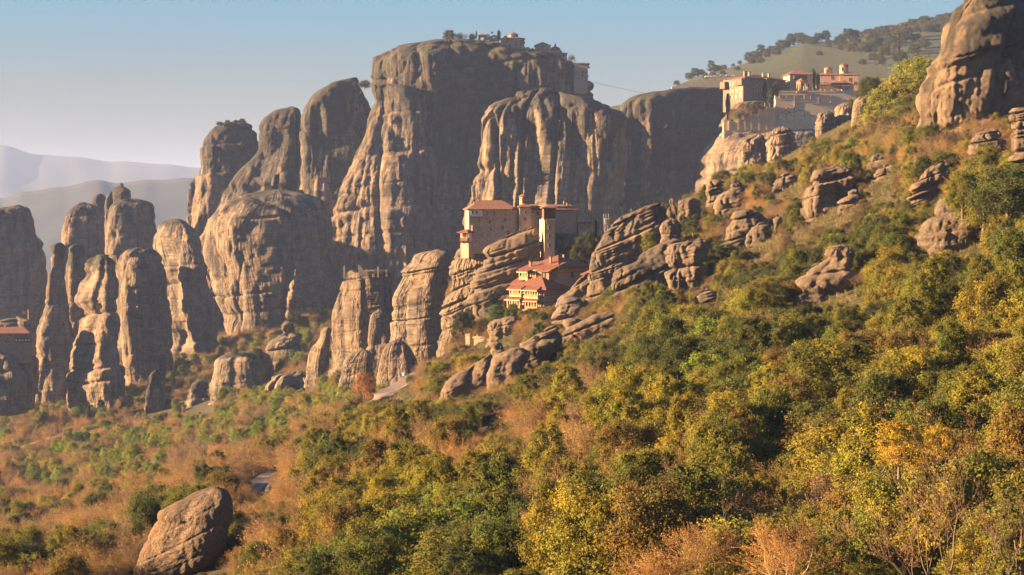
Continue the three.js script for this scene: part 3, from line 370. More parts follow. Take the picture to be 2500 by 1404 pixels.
// ---------------------------------------------------------------- grassy hill on the skyline
let hillAt;
{
  const top = [[1480, 262], [1600, 240], [1640, 214], [1700, 188], [1770, 168], [1850, 144], [1960, 103], [2060, 97], [2150, 84], [2250, 58], [2330, 50], [2450, 60], [2700, 90]];
  const low = [[1480, 290], [1600, 262], [1700, 226], [1800, 212], [1900, 205], [2000, 200], [2100, 190], [2200, 180], [2400, 170], [2700, 170]];
  const ev = (l, px) => { let k = 0; while (k < l.length - 2 && px > l[k + 1][0]) k++; return lerp(l[k][1], l[k + 1][1], clamp((px - l[k][0]) / (l[k + 1][0] - l[k][0]), 0, 1)); };
  hillAt = (px, t) => { // t 0 at the foot, 1 on the crest, up to 1.6 down the far side
    const d = lerp(1120, 1480, t), a = ev(low, px), b = ev(top, px);
    const py = t <= 1 ? lerp(a, b, t < 0 ? t : Math.pow(t, 0.92)) : b + (t - 1) * 260, p = at(px, py, d);
    p.y += 3.0 * fbm(p.x * 0.012, 2.5, p.z * 0.012, 4) * Math.sin(Math.min(1, t) * Math.PI); return p;
  };
  const NX = 150, NT = 70, pos = [], col = [], uv = [], idx = [];
  for (let j = 0; j <= NT; j++) for (let i = 0; i <= NX; i++) {
    const p = hillAt(lerp(1480, 2700, i / NX), -0.25 + 1.85 * j / NT); if (j === 0) p.y -= 60; pos.push(p.x, p.y, p.z); uv.push(p.x, p.z);
    const k = sm(fbm(p.x * 0.03, 6, p.z * 0.03, 4), -0.15, 0.25); col.push(lerp(0.018, 0.028, k), lerp(0.044, 0.046, k), lerp(0.008, 0.011, k));
  }
  for (let j = 0; j < NT; j++) for (let i = 0; i < NX; i++) { const a = j * (NX + 1) + i, b = a + 1, c = a + NX + 1, e = c + 1; idx.push(a, b, c, b, e, c); }
  const g = new THREE.BufferGeometry(); g.setAttribute('position', new THREE.Float32BufferAttribute(pos, 3)); g.setAttribute('color', new THREE.Float32BufferAttribute(col, 3)); g.setAttribute('uv', new THREE.Float32BufferAttribute(uv, 2)); g.setIndex(idx); g.computeVertexNormals();
  struct('hill', g, rockMat, 'green grassy hill behind the hilltop monastery');
}
// ---------------------------------------------------------------- trees
const leafMat = (r, g, b, t = 0.42) => new THREE.MeshPhysicalMaterial({ color: rgb(r, g, b), roughness: 1, vertexColors: true, transmission: t, thickness: 0, side: THREE.DoubleSide, specularIntensity: 0.3 });
const twigMat = (r, g, b) => new THREE.MeshStandardMaterial({ color: rgb(r, g, b), roughness: 1, vertexColors: true, side: THREE.DoubleSide });
const barkMat = std(0.10, 0.075, 0.055), barkPale = std(0.26, 0.19, 0.13);
class Soup { // a bag of triangles with a colour per corner
  constructor() { this.p = []; this.c = []; this.i = []; this.n = []; }
  quad(c, u, v, n, k) { const b = this.p.length / 3; for (const [s, t] of [[-1, -1], [1, -1], [1, 1], [-1, 1]]) { this.p.push(c.x + u.x * s + v.x * t, c.y + u.y * s + v.y * t, c.z + u.z * s + v.z * t); this.n.push(n.x, n.y, n.z); this.c.push(k[0], k[1], k[2]); } this.i.push(b, b + 1, b + 2, b, b + 2, b + 3); }
  leaf(c, u, v, n, k) { const b = this.p.length / 3; for (const [s, t] of [[0, -1], [0.8, 0.1], [0, 1], [-0.8, 0.1]]) { this.p.push(c.x + u.x * s + v.x * t, c.y + u.y * s + v.y * t, c.z + u.z * s + v.z * t); this.n.push(n.x, n.y, n.z); this.c.push(k[0], k[1], k[2]); } this.i.push(b, b + 1, b + 2, b, b + 2, b + 3); }
  blade(a, b, w, k, k2 = k) { // thin tapering stick from a to b with three sides
    const d = b.clone().sub(a), e = Math.abs(d.y) > 0.8 * d.length() ? new THREE.Vector3(1, 0, 0) : new THREE.Vector3(0, 1, 0), u = e.clone().cross(d).normalize(), v = d.clone().cross(u).normalize(), o = this.p.length / 3;
    for (let s = 0; s < 3; s++) { const t = s * 2.0944, q = u.clone().multiplyScalar(Math.cos(t)).addScaledVector(v, Math.sin(t)); this.p.push(a.x + q.x * w, a.y + q.y * w, a.z + q.z * w); this.n.push(q.x, q.y, q.z); this.c.push(...k); }
    this.p.push(b.x, b.y, b.z); this.n.push(d.x, d.y, d.z); this.c.push(...k2);
    for (let s = 0; s < 3; s++) this.i.push(o + s, o + (s + 1) % 3, o + 3);
  }
  build() { const g = new THREE.BufferGeometry(); g.setAttribute('position', new THREE.Float32BufferAttribute(this.p, 3)); g.setAttribute('normal', new THREE.Float32BufferAttribute(this.n, 3)); g.setAttribute('color', new THREE.Float32BufferAttribute(this.c, 3)); g.setIndex(this.i); return g; }
}
const V = (x, y, z) => new THREE.Vector3(x, y, z);
function unit(r) { const z = r() * 2 - 1, a = r() * 6.2832, q = Math.sqrt(1 - z * z); return V(q * Math.cos(a), z, q * Math.sin(a)); }
function limbs(list, sides = 5) { // [[points], r0, r1]
  const gs = list.map(([pts, r0, r1]) => { const c = new THREE.CatmullRomCurve3(pts), n = pts.length * 2, g = new THREE.TubeGeometry(c, n, 1, sides); const p = g.attributes.position, q = V(0, 0, 0); for (let j = 0; j <= n; j++) { c.getPointAt(j / n, q); const r = lerp(r0, r1, j / n); for (let i = 0; i <= sides; i++) { const o = j * (sides + 1) + i; p.setXYZ(o, q.x + (p.getX(o) - q.x) * r, q.y + (p.getY(o) - q.y) * r, q.z + (p.getZ(o) - q.z) * r); } } g.deleteAttribute('uv'); return g; });
  return mergeGeometries(gs);
}
// a round evergreen about 5 m tall: foliage held in uneven clumps round the limbs
function evergreen(seed, { h = 5, w = 2.4, clumps = 38, per = 1250, size = 0.053, flat = 0.8, hole = 0.08 } = {}) {
  const r = rngOf(seed), s = new Soup(), list = [], n = V(0, 0, 0);
  list.push([[V(0, -0.8, 0), V(r() * 0.2 - 0.1, h * 0.2, r() * 0.2 - 0.1), V(r() * 0.5 - 0.25, h * 0.5, r() * 0.5 - 0.25)], 0.16, 0.09]);
  for (let k = 0; k < clumps; k++) {
    const t = k / clumps, a = k * 2.39996 + r() * 0.7, hy = 0.14 + 0.82 * Math.pow((k + r() * 0.6) / clumps, 0.85), rr = Math.sqrt(Math.max(0.02, 1 - Math.pow((hy - 0.42) / 0.62, 2))) * (0.55 + 0.5 * r());
    const c = V(Math.cos(a) * rr * w * 0.82, hy * h, Math.sin(a) * rr * w * 0.82), cr = w * (0.19 + 0.19 * r()) * (1.1 - 0.35 * hy), tone = 0.72 + 0.5 * r(), hue = r() * 0.3 - 0.15;
    if (k % 3 === 0) list.push([[V(0, h * 0.15, 0), V(c.x * 0.4, h * 0.15 + (c.y - h * 0.15) * 0.55, c.z * 0.4), c.clone()], 0.07, 0.025]);
    const m = Math.round(per * (0.6 + 0.9 * r()) * Math.pow(cr / (w * 0.29), 2));
    for (let i = 0; i < m; i++) {
      const q = unit(r), dist = Math.pow(r(), 0.42) * Math.max(0.35, 0.95 + 1.5 * noise(q.x * 1.9 + k * 3.1, q.y * 1.9 + seed, q.z * 1.9)) * (r() < 0.06 ? 1.35 : 1), p = V(c.x + q.x * cr * dist * 1.1, c.y + q.y * cr * dist * flat, c.z + q.z * cr * dist * 1.1);
      if (noise(p.x * 1.1 + seed, p.y * 1.1, p.z * 1.1) < -0.42 + hole) continue;
      const u = unit(r), nn = q.clone().multiplyScalar(0.9).add(unit(r).multiplyScalar(0.75)).add(V(0, 0.25, 0)).normalize(); const uu = u.cross(nn).normalize(), vv = nn.clone().cross(uu), z = size * (0.6 + 0.8 * r());
      const f = tone * (0.75 + 0.5 * r());
      s.leaf(p, uu.multiplyScalar(z), vv.multiplyScalar(z), nn, [f * (1 + hue), f, f * (1 - hue * 0.8)]);
    }
  }
  return { crown: s.build(), trunk: limbs(list) };
}
// a leafless deciduous tree: limbs fork again and again into a rounded haze of fine twigs
function bare(seed, { h = 5, stems = 4, spread = 0.55, most = 3400 } = {}) {
  const r = rngOf(seed), s = new Soup(), list = []; let made = 0;
  const grow = (a, dir, len, ra, lvl) => {
    const b = a.clone().addScaledVector(dir, len);
    if (lvl < 2) list.push([[a, a.clone().lerp(b, 0.5).add(unit(r).multiplyScalar(len * 0.08)), b], ra, ra * 0.6]);
    else { const c = 0.7 + 0.6 * r(); s.blade(a, b, ra, [c, c * 0.98, c * 0.95]); made++; }
    if (lvl >= 6 || made > most) { const c = 0.9 + 0.7 * r(); if (r() < 0.6) s.leaf(b, unit(r).multiplyScalar(0.035), unit(r).multiplyScalar(0.05), dir, [c * 1.2, c, c * 0.6]); return; }
    const n = lvl === 0 ? 4 : lvl < 3 ? 4 : 3;
    for (let i = 0; i < n; i++) { const t = i ? a.clone().lerp(b, 0.35 + 0.6 * r()) : b, d = dir.clone().add(unit(r).multiplyScalar(i ? 0.95 : 0.45)).add(V(0, 0.16, 0)).normalize(); grow(t, d, len * (0.55 + 0.25 * r()), Math.max(0.009, ra * (i ? 0.42 : 0.62)), lvl + 1); }
  };
  for (let k = 0; k < stems; k++) { const a = k / stems * 6.283 + r(), q = spread * (0.5 + 0.7 * r()); grow(V(Math.cos(a) * 0.1, -0.5, Math.sin(a) * 0.1), V(Math.cos(a) * q, 1, Math.sin(a) * q).normalize(), h * (0.34 + 0.1 * r()), 0.08, 0); made = Math.floor(made * 0.0) + 0; }
  return { crown: s.build(), trunk: limbs(list, 4) };
}
function cypress(seed, h = 9, w = 1.0) {
  const r = rngOf(seed), s = new Soup();
  for (let i = 0; i < 1500; i++) { const t = Math.pow(r(), 0.8), a = r() * 6.283, rad = w * Math.sin(Math.PI * Math.pow(0.06 + 0.94 * (1 - t), 0.75)) * (0.7 + 0.35 * noise(Math.cos(a) * 2, t * 9, Math.sin(a) * 2)) * Math.sqrt(r()) , p = V(Math.cos(a) * rad, 0.4 + t * (h - 0.4), Math.sin(a) * rad), nn = V(Math.cos(a), 0.4, Math.sin(a)).normalize(), f = 0.7 + 0.6 * r(); s.leaf(p, V(-Math.sin(a), 0, Math.cos(a)).multiplyScalar(0.12), V(Math.cos(a) * 0.1, 0.3, Math.sin(a) * 0.1), nn, [f, f, f]); }
  return { crown: s.build(), trunk: limbs([[[V(0, -0.6, 0), V(0, h * 0.4, 0), V(0, h * 0.9, 0)], 0.15, 0.02]]) };
}
const KINDS = {
  oak: { name: 'evergreen_tree', shapes: [11, 12, 13, 14, 15, 16, 17, 18, 19].map((s, i) => evergreen(s, { h: [4.4, 5.1, 5.8, 4.2, 6.3, 4.8, 3.9, 5.6, 6.0][i], w: [2.3, 2.4, 2.1, 2.7, 1.8, 2.6, 2.2, 2.5, 1.6][i], clumps: [30, 34, 38, 36, 34, 40, 26, 42, 30][i], flat: 0.75 + 0.1 * (i % 3) })), mats: [leafMat(0.086, 0.106, 0.014), leafMat(0.125, 0.134, 0.016), leafMat(0.165, 0.150, 0.018), leafMat(0.052, 0.070, 0.013), leafMat(0.185, 0.180, 0.018), leafMat(0.138, 0.104, 0.021)], bark: barkMat },
  bare: { name: 'bare_tree', shapes: [31, 32, 33, 34, 35, 36].map((s, i) => bare(s, { h: 4.4 + (i % 3) * 0.7, stems: 4 + i % 2, spread: 0.5 + 0.12 * (i % 3) })), mats: [twigMat(0.160, 0.108, 0.058), twigMat(0.200, 0.125, 0.054), twigMat(0.125, 0.094, 0.068), twigMat(0.180, 0.130, 0.058)], bark: barkPale },
  fresh: { name: 'leafing_tree', shapes: [51, 52, 53].map((s) => evergreen(s, { h: 5, w: 2.2, clumps: 34, per: 560, size: 0.068, hole: 0.16 })), mats: [leafMat(0.17, 0.20, 0.022, 0.5), leafMat(0.21, 0.205, 0.03, 0.5), leafMat(0.13, 0.19, 0.02, 0.5)], bark: barkMat },
};
const CYP = [cypress(61, 9, 1.0), cypress(62, 8, 1.1)], cypMat = leafMat(0.028, 0.045, 0.018, 0.2);
function tree(name, label, category, shape, crownMat, barkM, pos, scale, turn, group) {
  const t = thing(name, label, category, pos, turn, group); t.scale.set(...(Array.isArray(scale) ? scale : [scale, scale, scale]));
  mesh('trunk', shape.trunk, barkM, t); mesh('crown', shape.crown, crownMat, t); return t;
}
// ---------------------------------------------------------------- planting
const CLEAR = []; // [x0, y0, x1, y1, distance]: things that stay in view; trees in front keep below them
for (const f of FEET) if (f.d < 700) for (let i = 0; i < f.lv.length - 2; i++) { const a = f.lv[i], b = f.lv[i + 1]; if (a[0] > f.clear) break; const q = (b[0] - a[0]) * 0.12; CLEAR.push([Math.max(a[1], b[1]), a[0], Math.min(a[2], b[2]), i === f.lv.length - 3 ? b[0] - q * 3 : b[0], f.d]); }
CLEAR.push([1238, 632, 1440, 745, 398], [1100, 480, 1440, 700, 412], [1140, 818, 1190, 850, 398], [905, 925, 1012, 972, 426], [612, 1166, 668, 1200, 280]);
const VALLEY = (px, py) => Math.hypot((px - 130) / 210, (py - 1170 + (px - 130) * 0.33) / 30) < 0.85;
function kindAt(px, py, d, x, z, r) {
  const n = fbm(x * 0.022, 4.4, z * 0.022, 3) * 1.5;
  let bareShare, fresh = 0.03;
  if (d > 400 && px < 1050) { bareShare = 0.82; const line = py - (1205 - px * 0.26); fresh = Math.abs(line) < 55 && px > 60 ? 0.55 : 0.3; }
  else if (px < 760) bareShare = px > 430 && py > 1330 ? 0.42 : 0.84;
  else if (py > 1235) bareShare = px > 1450 ? 0.34 : px > 1150 ? 0.24 : 0.22;
  else if (py > 1150) bareShare = px > 1450 ? 0.1 : 0.3;
  else if (py > 930 && px < 1520) bareShare = 0.45;
  else if (py < 520 || d > 330) { bareShare = 0.48; fresh = 0.08; }
  else bareShare = 0.08;
  const v = r();
  if (v < fresh) return 'fresh';
  return r() < clamp(bareShare + n * (bareShare < 0.2 ? 0.2 : 0.45), 0.02, 0.97) ? 'bare' : 'oak';
}
const planted = { oak: [], bare: [], fresh: [] };
{
  const r = rngOf(404), cells = new Map(), key = (x, z) => Math.floor(x / 7) * 100003 + Math.floor(z / 7);
  for (let t = 0; t < 80000; t++) {
    const far = t > 42000, d = far ? Math.sqrt(lerp(400 * 400, 900 * 900, r())) : Math.sqrt(lerp(70 * 70, 420 * 420, r())), px = lerp(-90, 2590, r()), g = groundAt(px, d);
    const py = seenAt(g)[1]; if (py > 1520 || py < 240) continue;
    if (d > 470 && px > 1250) continue;
    if (d > 400 && px < 1050 && VALLEY(px, py) && r() < 0.85) continue;
    // open gaps where the photograph shows grass or road
    if (Math.hypot((px - 1700) / 60, (py - 1040) / 22) < 1 || Math.hypot((px - 960) / 60, (py - 962) / 16) < 1 || (Math.abs(py - (1215 - (px - 600) * 0.55)) < 20 && px > 585 && px < 720)) continue;
    let ok = true;
    for (const f of FEET) if (((g.x - f.x) / (f.a + 0.6)) ** 2 + ((g.z - f.z) / (f.b + 0.8)) ** 2 < 1) { ok = false; break; }
    if (!ok) continue;
    const kind = kindAt(px, py, d, g.x, g.z, r), min = d > 640 ? 5.6 : d > 420 ? 4.2 : kind === 'oak' ? 2.25 : 2.3;
    for (let a = -1; a <= 1 && ok; a++) for (let b = -1; b <= 1 && ok; b++) for (const q of cells.get(key(g.x + a * 7, g.z + b * 7)) ?? []) if ((q[0] - g.x) ** 2 + (q[1] - g.z) ** 2 < min * min) { ok = false; break; }
    if (!ok) continue;
    let s = 0.62 + 0.78 * Math.pow(r(), 1.5); const wide = (0.88 + 0.5 * r()) / Math.max(1, s); if (d > 420) s *= 1.15; if (kind === 'bare' && d < 260) s *= 0.85;
    const top = (k) => seenAt({ x: g.x, y: g.y + 6.3 * s * k, z: g.z });
    const blocks = () => { const [tx, ty] = top(1), hw = 3.4 * s * wide / metre(d); for (const c of CLEAR) if (d < c[4] + 2 && ty < c[3] && tx + hw * 0.8 > c[0] && tx - hw * 0.8 < c[2] && py > c[1]) return true; return false; };
    let tries = 0; while (blocks() && tries++ < 3) s *= 0.68;
    if (tries > 3) continue;
    const k = key(g.x, g.z); if (!cells.has(k)) cells.set(k, []); cells.get(k).push([g.x, g.z]);
    planted[kind].push({ g, s, d, px, py, size: s / d, turn: r() * 6.283, shape: Math.floor(r() * 99), mat: Math.floor(r() * 99), wide, r: r() });
  }
}
const TINT = { oak: ['deep green', 'olive green', 'golden olive', 'dark green', 'yellow-green', 'rusty olive'], bare: ['brown', 'orange-brown', 'greyish brown', 'tawny'], fresh: ['fresh yellow-green', 'pale yellow', 'bright green'] };
const zoneOf = (px, py, d) => d > 400 ? 'down in the valley' : py < 560 ? 'among the rocks of the upper right slope' : px < 760 ? 'at the lower left round the slanting boulder' : py > 1130 ? (px > 1800 ? 'in the lower right corner' : px > 1250 ? 'along the bottom right of centre' : 'along the bottom left of centre') : px > 2150 ? 'by the right edge' : px > 1500 ? 'in the dense wood right of centre' : 'in the middle of the slope below the monastery';
const pickMat = (kind, t) => { // neighbours tend to share a tint
  const m = KINDS[kind].mats.length, v = fbm(t.g.x * 0.03, 7.7, t.g.z * 0.03, 2) * 1.6 + t.r * 0.95;
  if (kind !== 'oak') return t.mat % m;
  return v < 0.14 ? 3 : v < 0.42 ? 0 : v < 0.66 ? 1 : v < 0.84 ? 2 : v < 0.95 ? 5 : 4;
};
{
  const NOUN = { oak: 'bushy evergreen tree', bare: 'leafless tree with fine twigs', fresh: 'small tree in young leaf' };
  const protos = new Map();
  const rest = thing('woodland', 'smaller trees and bushes covering the slope and the valley floor', undefined, V(0, 0, 0)); rest.userData.kind = 'stuff';
  for (const kind of ['oak', 'bare', 'fresh']) {
    const K = KINDS[kind], list = planted[kind].sort((a, b) => b.size - a.size), solo = kind === 'fresh' ? 90 : 290, bags = new Map();
    list.forEach((t, n) => {
      const sh = t.shape % K.shapes.length, mi = pickMat(kind, t);
      if (n < solo) {
        const key = kind + sh + '_' + mi, zone = zoneOf(t.px, t.py, t.d), label = `${TINT[kind][mi]} ${NOUN[kind]} ${zone}`, group = `${TINT[kind][mi]} ${kind === 'oak' ? 'evergreens' : kind === 'bare' ? 'leafless trees' : 'leafing trees'} ${zone}`;
        let o = protos.get(key);
        if (!o) { o = tree(K.name, label, 'tree', K.shapes[sh], K.mats[mi], K.bark, t.g, 1, 0, group); protos.set(key, o); }
        else { o = o.clone(); o.name = numbered(K.name); scene.add(o); o.userData = { label, category: 'tree', group }; }
        o.position.copy(t.g); o.rotation.y = t.turn; o.scale.set(t.s * t.wide, t.s, t.s * t.wide);
      } else { const key = sh; if (!bags.has(key)) bags.set(key, []); bags.get(key).push([t, mi]); }
    });
    const white = kind === 'bare' ? twigMat(1, 1, 1) : leafMat(1, 1, 1, 0.5), q = new THREE.Quaternion(), M = new THREE.Matrix4(), up = V(0, 1, 0);
    for (const [sh, items] of bags) {
      const im = new THREE.InstancedMesh(K.shapes[sh].crown, white, items.length), it = new THREE.InstancedMesh(K.shapes[sh].trunk, K.bark, items.length);
      im.name = 'foliage'; it.name = 'trunks'; im.castShadow = it.castShadow = true;
      items.forEach(([t, mi], i) => { M.compose(t.g, q.setFromAxisAngle(up, t.turn), V(t.s * t.wide, t.s, t.s * t.wide)); im.setMatrixAt(i, M); it.setMatrixAt(i, M); im.setColorAt(i, K.mats[mi].color.clone().multiplyScalar((0.85 + 0.3 * t.r) * (t.d > 420 && kind === 'bare' ? 1.1 : 1))); });
      rest.add(im, it);
    }
    console.log(kind, list.length);
  }
}
// low undergrowth between the trunks
{
  const r = rngOf(515), u = thing('undergrowth', 'low bushes and brambles between the trees', undefined, V(0, 0, 0)); u.userData.kind = 'stuff';
  const sets = [[KINDS.oak.shapes[1].crown, leafMat(1, 1, 1), [[0.06, 0.065, 0.018], [0.09, 0.085, 0.025], [0.11, 0.085, 0.03]], 6500], [KINDS.bare.shapes[2].crown, twigMat(1, 1, 1), [[0.105, 0.07, 0.040], [0.09, 0.066, 0.048]], 6000]];
  for (const [g, m, cols, n] of sets) {
    const list = []; let guard = 0;
    while (list.length < n && guard++ < n * 30) {
      const w = r(), d = w < 0.3 ? lerp(320, 415, r()) : w < 0.6 ? lerp(230, 530, r()) : Math.sqrt(lerp(70 * 70, 540 * 540, r())), px = w < 0.3 ? lerp(1040, 1500, r()) : w < 0.6 ? lerp(1600, 2450, r()) : lerp(-60, 2560, r()), p = groundAt(px, d), py = seenAt(p)[1]; if (py > 1500 || py < 260 || (d > 460 && px > 1200)) continue;
      if (FEET.some((f) => ((p.x - f.x) / f.a) ** 2 + ((p.z - f.z) / f.b) ** 2 < 1)) continue;
      const s = 0.16 + 0.24 * r(), ty = py - 5 * s / metre(d); if (CLEAR.some((c) => d < c[4] && ty < c[3] && py > c[1] && px > c[0] - 3 && px < c[2] + 3)) continue;
      list.push([p, s]);
    }
    const im = new THREE.InstancedMesh(g, m, list.length), M = new THREE.Matrix4(), q = new THREE.Quaternion(); im.name = 'bushes'; im.castShadow = true;
    list.forEach(([p, s], i) => { const c = cols[Math.floor(r() * cols.length)]; M.compose(V(p.x, p.y - 0.15, p.z), q.setFromAxisAngle(V(0, 1, 0), r() * 6.283), V(s * 1.5, s, s * 1.5)); im.setMatrixAt(i, M); im.setColorAt(i, rgb(...c)); });
    u.add(im);
  }
}
// dry grass on the open patches
{
  const r = rngOf(818), s = new Soup(); for (let i = 0; i < 16; i++) { const a = r() * 6.283, q = 0.28 * Math.sqrt(r()), b = V(Math.cos(a) * q, 0, Math.sin(a) * q), c = 0.7 + 0.6 * r(); s.blade(b, b.clone().add(V((r() - 0.5) * 0.35, 0.28 + 0.3 * r(), (r() - 0.5) * 0.35)), 0.02, [c, c, c * 0.9]); }
  const N = 60000, im = new THREE.InstancedMesh(s.build(), twigMat(1, 1, 1), N), M = new THREE.Matrix4(), q = new THREE.Quaternion(), cols = [[0.095, 0.078, 0.038], [0.065, 0.07, 0.022], [0.12, 0.095, 0.052], [0.05, 0.062, 0.018]]; im.name = 'grass'; im.userData.kind = 'stuff'; im.userData.label = 'dry grass between the rocks and bushes of the slope';
  let k = 0; while (k < N) {
    const d = lerp(150, 520, Math.sqrt(r())), px = lerp(850, 2560, r()), p = groundAt(px, d), py = seenAt(p)[1]; if (py > 1150 || py < 230 || (py > 780 && r() < 0.8)) continue;
    if (FEET.some((f) => ((p.x - f.x) / f.a) ** 2 + ((p.z - f.z) / f.b) ** 2 < 0.8)) continue;
    const z = 0.8 + 1.1 * r(), c = cols[Math.floor((0.5 + fbm(p.x * 0.06, 3, p.z * 0.06, 2) + 0.5 * r()) * 2.6) & 3]; M.compose(p, q.setFromAxisAngle(V(0, 1, 0), r() * 6.28), V(z * 1.3, z, z * 1.3)); im.setMatrixAt(k, M); im.setColorAt(k++, rgb(...c));
  }
  scene.add(im);
}
// ---------------------------------------------------------------- building kit
const masonry = (u, v) => { // rubble courses with mortar
  const row = v * 16, k = Math.floor(row), f = row - k, w = 9 + Math.floor(hash1(k * 3.1) * 5), c = u * w + hash1(k) * 3, ci = Math.floor(c), g = c - ci, e = Math.min(f, 1 - f, Math.min(g, 1 - g) * 1.6), id = (((ci % w) + w) % w) * 7.3 + k * 13.7;
  return [sm(e, 0.04, 0.16), hash1(id), hash1(id + 5)];
};
const texStone = dataTex(512, (u, v) => { const [e, a, b] = masonry(u, v), n = pn(u, v, 30, 2.2) * 0.25, g = lerp(0.86, 0.74 + 0.20 * a, e) + n * 0.5; return [g * 1.02, g * (0.965 + 0.02 * b), g * (0.90 + 0.05 * b)]; }, true);
const bumpStone = dataTex(512, (u, v) => { const [e, a] = masonry(u, v), s = e * (0.6 + 0.3 * a) + 0.15 * pn(u, v, 60, 5.2); return [s, s, s]; });
const tiles = (u, v) => { const a = Math.abs(Math.sin(u * Math.PI * 12)), k = v * 9, f = k - Math.floor(k); return 0.6 * a + 0.4 * f; };
const texTile = dataTex(256, (u, v) => { const i = Math.floor(u * 12) * 9 + Math.floor(v * 9), g = 0.72 + 0.26 * hash1(i * 1.7) + 0.3 * pn(u, v, 7, 3.3); return [g, g * (0.93 + 0.08 * hash1(i)), g * 0.95]; }, true);
const bumpTile = dataTex(256, (u, v) => { const s = tiles(u, v); return [s, s, s]; });
const texPlaster = dataTex(256, (u, v) => { const g = 0.92 + 0.14 * pn(u, v, 6, 2.5) + 0.1 * pn(u, v, 26, 4.5) - 0.1 * Math.max(0, pn2(u, v, 30, 2, 7.7)); return [g, g * 0.985, g * 0.96]; }, true);
const texBoard = dataTex(256, (u, v) => { const k = Math.floor(u * 14), g = 0.75 + 0.2 * hash1(k) + 0.25 * pn2(u, v, 60, 3, 6.6); return [g, g * 0.96, g * 0.9]; }, true);
for (const [t, m] of [[texStone, 4], [bumpStone, 4], [texTile, 3], [bumpTile, 3], [texPlaster, 5], [texBoard, 2]]) t.repeat.set(1 / m, 1 / m);
const B = {
  stone: new THREE.MeshStandardMaterial({ color: rgb(0.52, 0.44, 0.37), map: texStone, bumpMap: bumpStone, bumpScale: 0.07, roughness: 0.95 }),
  pale: new THREE.MeshStandardMaterial({ color: rgb(0.56, 0.48, 0.39), map: texStone, bumpMap: bumpStone, bumpScale: 0.06, roughness: 0.95 }),
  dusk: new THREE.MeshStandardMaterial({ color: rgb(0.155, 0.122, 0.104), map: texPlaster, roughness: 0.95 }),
  rose: new THREE.MeshStandardMaterial({ color: rgb(0.32, 0.24, 0.205), map: texStone, bumpMap: bumpStone, bumpScale: 0.06, roughness: 0.95 }),
  grey: new THREE.MeshStandardMaterial({ color: rgb(0.36, 0.33, 0.31), map: texStone, bumpMap: bumpStone, bumpScale: 0.06, roughness: 0.95 }),
  plaster: new THREE.MeshStandardMaterial({ color: rgb(0.40, 0.33, 0.24), map: texPlaster, roughness: 0.95 }),
  white: new THREE.MeshStandardMaterial({ color: rgb(0.62, 0.58, 0.58), map: texPlaster, roughness: 0.95 }),
  tile: new THREE.MeshStandardMaterial({ color: rgb(0.225, 0.092, 0.065), map: texTile, bumpMap: bumpTile, bumpScale: 0.09, roughness: 0.9 }),
  oldTile: new THREE.MeshStandardMaterial({ color: rgb(0.24, 0.125, 0.095), map: texTile, bumpMap: bumpTile, bumpScale: 0.1, roughness: 0.95 }),
  wood: new THREE.MeshStandardMaterial({ color: rgb(0.115, 0.062, 0.038), map: texBoard, roughness: 0.85 }),
  honey: new THREE.MeshStandardMaterial({ color: rgb(0.38, 0.22, 0.095), map: texBoard, roughness: 0.8 }),
  trim: new THREE.MeshStandardMaterial({ color: rgb(0.60, 0.50, 0.36), map: texPlaster, roughness: 0.9 }),
  glass: new THREE.MeshStandardMaterial({ color: rgb(0.022, 0.02, 0.02), roughness: 0.35 }),
  iron: std(0.05, 0.045, 0.045, { roughness: 0.6, metalness: 0.4 }),
  concrete: new THREE.MeshStandardMaterial({ color: rgb(0.42, 0.38, 0.33), map: texPlaster, roughness: 0.95 }),
};
function boxG(x0, x1, y0, y1, z0, z1) { // uv in metres on every side
  const g = new THREE.BoxGeometry(x1 - x0, y1 - y0, z1 - z0); g.translate((x0 + x1) / 2, (y0 + y1) / 2, (z0 + z1) / 2);
  const p = g.attributes.position, n = g.attributes.normal, uv = g.attributes.uv;
  for (let i = 0; i < p.count; i++) { const ax = Math.abs(n.getX(i)), ay = Math.abs(n.getY(i)); uv.setXY(i, ax > 0.5 ? p.getZ(i) : p.getX(i), ay > 0.5 ? p.getZ(i) : p.getY(i)); }
  return g;
}
const part = (g, name, geo, m) => mesh(name, geo, m, g);
const box = (g, name, m, ...b) => part(g, name, boxG(...b), m);
// hip roof with thickness: eaves rectangle x0..x1, z0..z1 at y, ridge run along x (or a point)
function hipG(x0, x1, z0, z1, y, rise, over = 0.5, ridge = null, t = 0.22) {
  x0 -= over; x1 += over; z0 -= over; z1 += over;
  const w = x1 - x0, dp = z1 - z0, zm = (z0 + z1) / 2, r = ridge ?? Math.max(0, w - dp) / 2, xm = (x0 + x1) / 2, a = V(xm - r, y + rise, zm), b = V(xm + r, y + rise, zm), c = [V(x0, y, z1), V(x1, y, z1), V(x1, y, z0), V(x0, y, z0)], pos = [], uv = [];
  const face = (...q) => { const e = q[1].clone().sub(q[0]).normalize(), n = e.clone().cross(q[q.length - 1].clone().sub(q[0])).normalize(), f = n.clone().cross(e); for (let i = 1; i < q.length - 1; i++) for (const k of [q[0], q[i], q[i + 1]]) { pos.push(k.x, k.y, k.z); const d = k.clone().sub(q[0]); uv.push(d.dot(e), d.dot(f)); } };
  face(c[0], c[1], b, a); face(c[2], c[3], a, b); face(c[1], c[2], b); face(c[3], c[0], a);
  const lo = c.map((v) => V(v.x, v.y - t, v.z)); for (let i = 0; i < 4; i++) { const j = (i + 1) % 4; face(lo[i], lo[j], c[j], c[i]); } face(lo[3], lo[2], lo[1], lo[0]);
  const g = new THREE.BufferGeometry(); g.setAttribute('position', new THREE.Float32BufferAttribute(pos, 3)); g.setAttribute('uv', new THREE.Float32BufferAttribute(uv, 2)); g.computeVertexNormals(); return g;
}
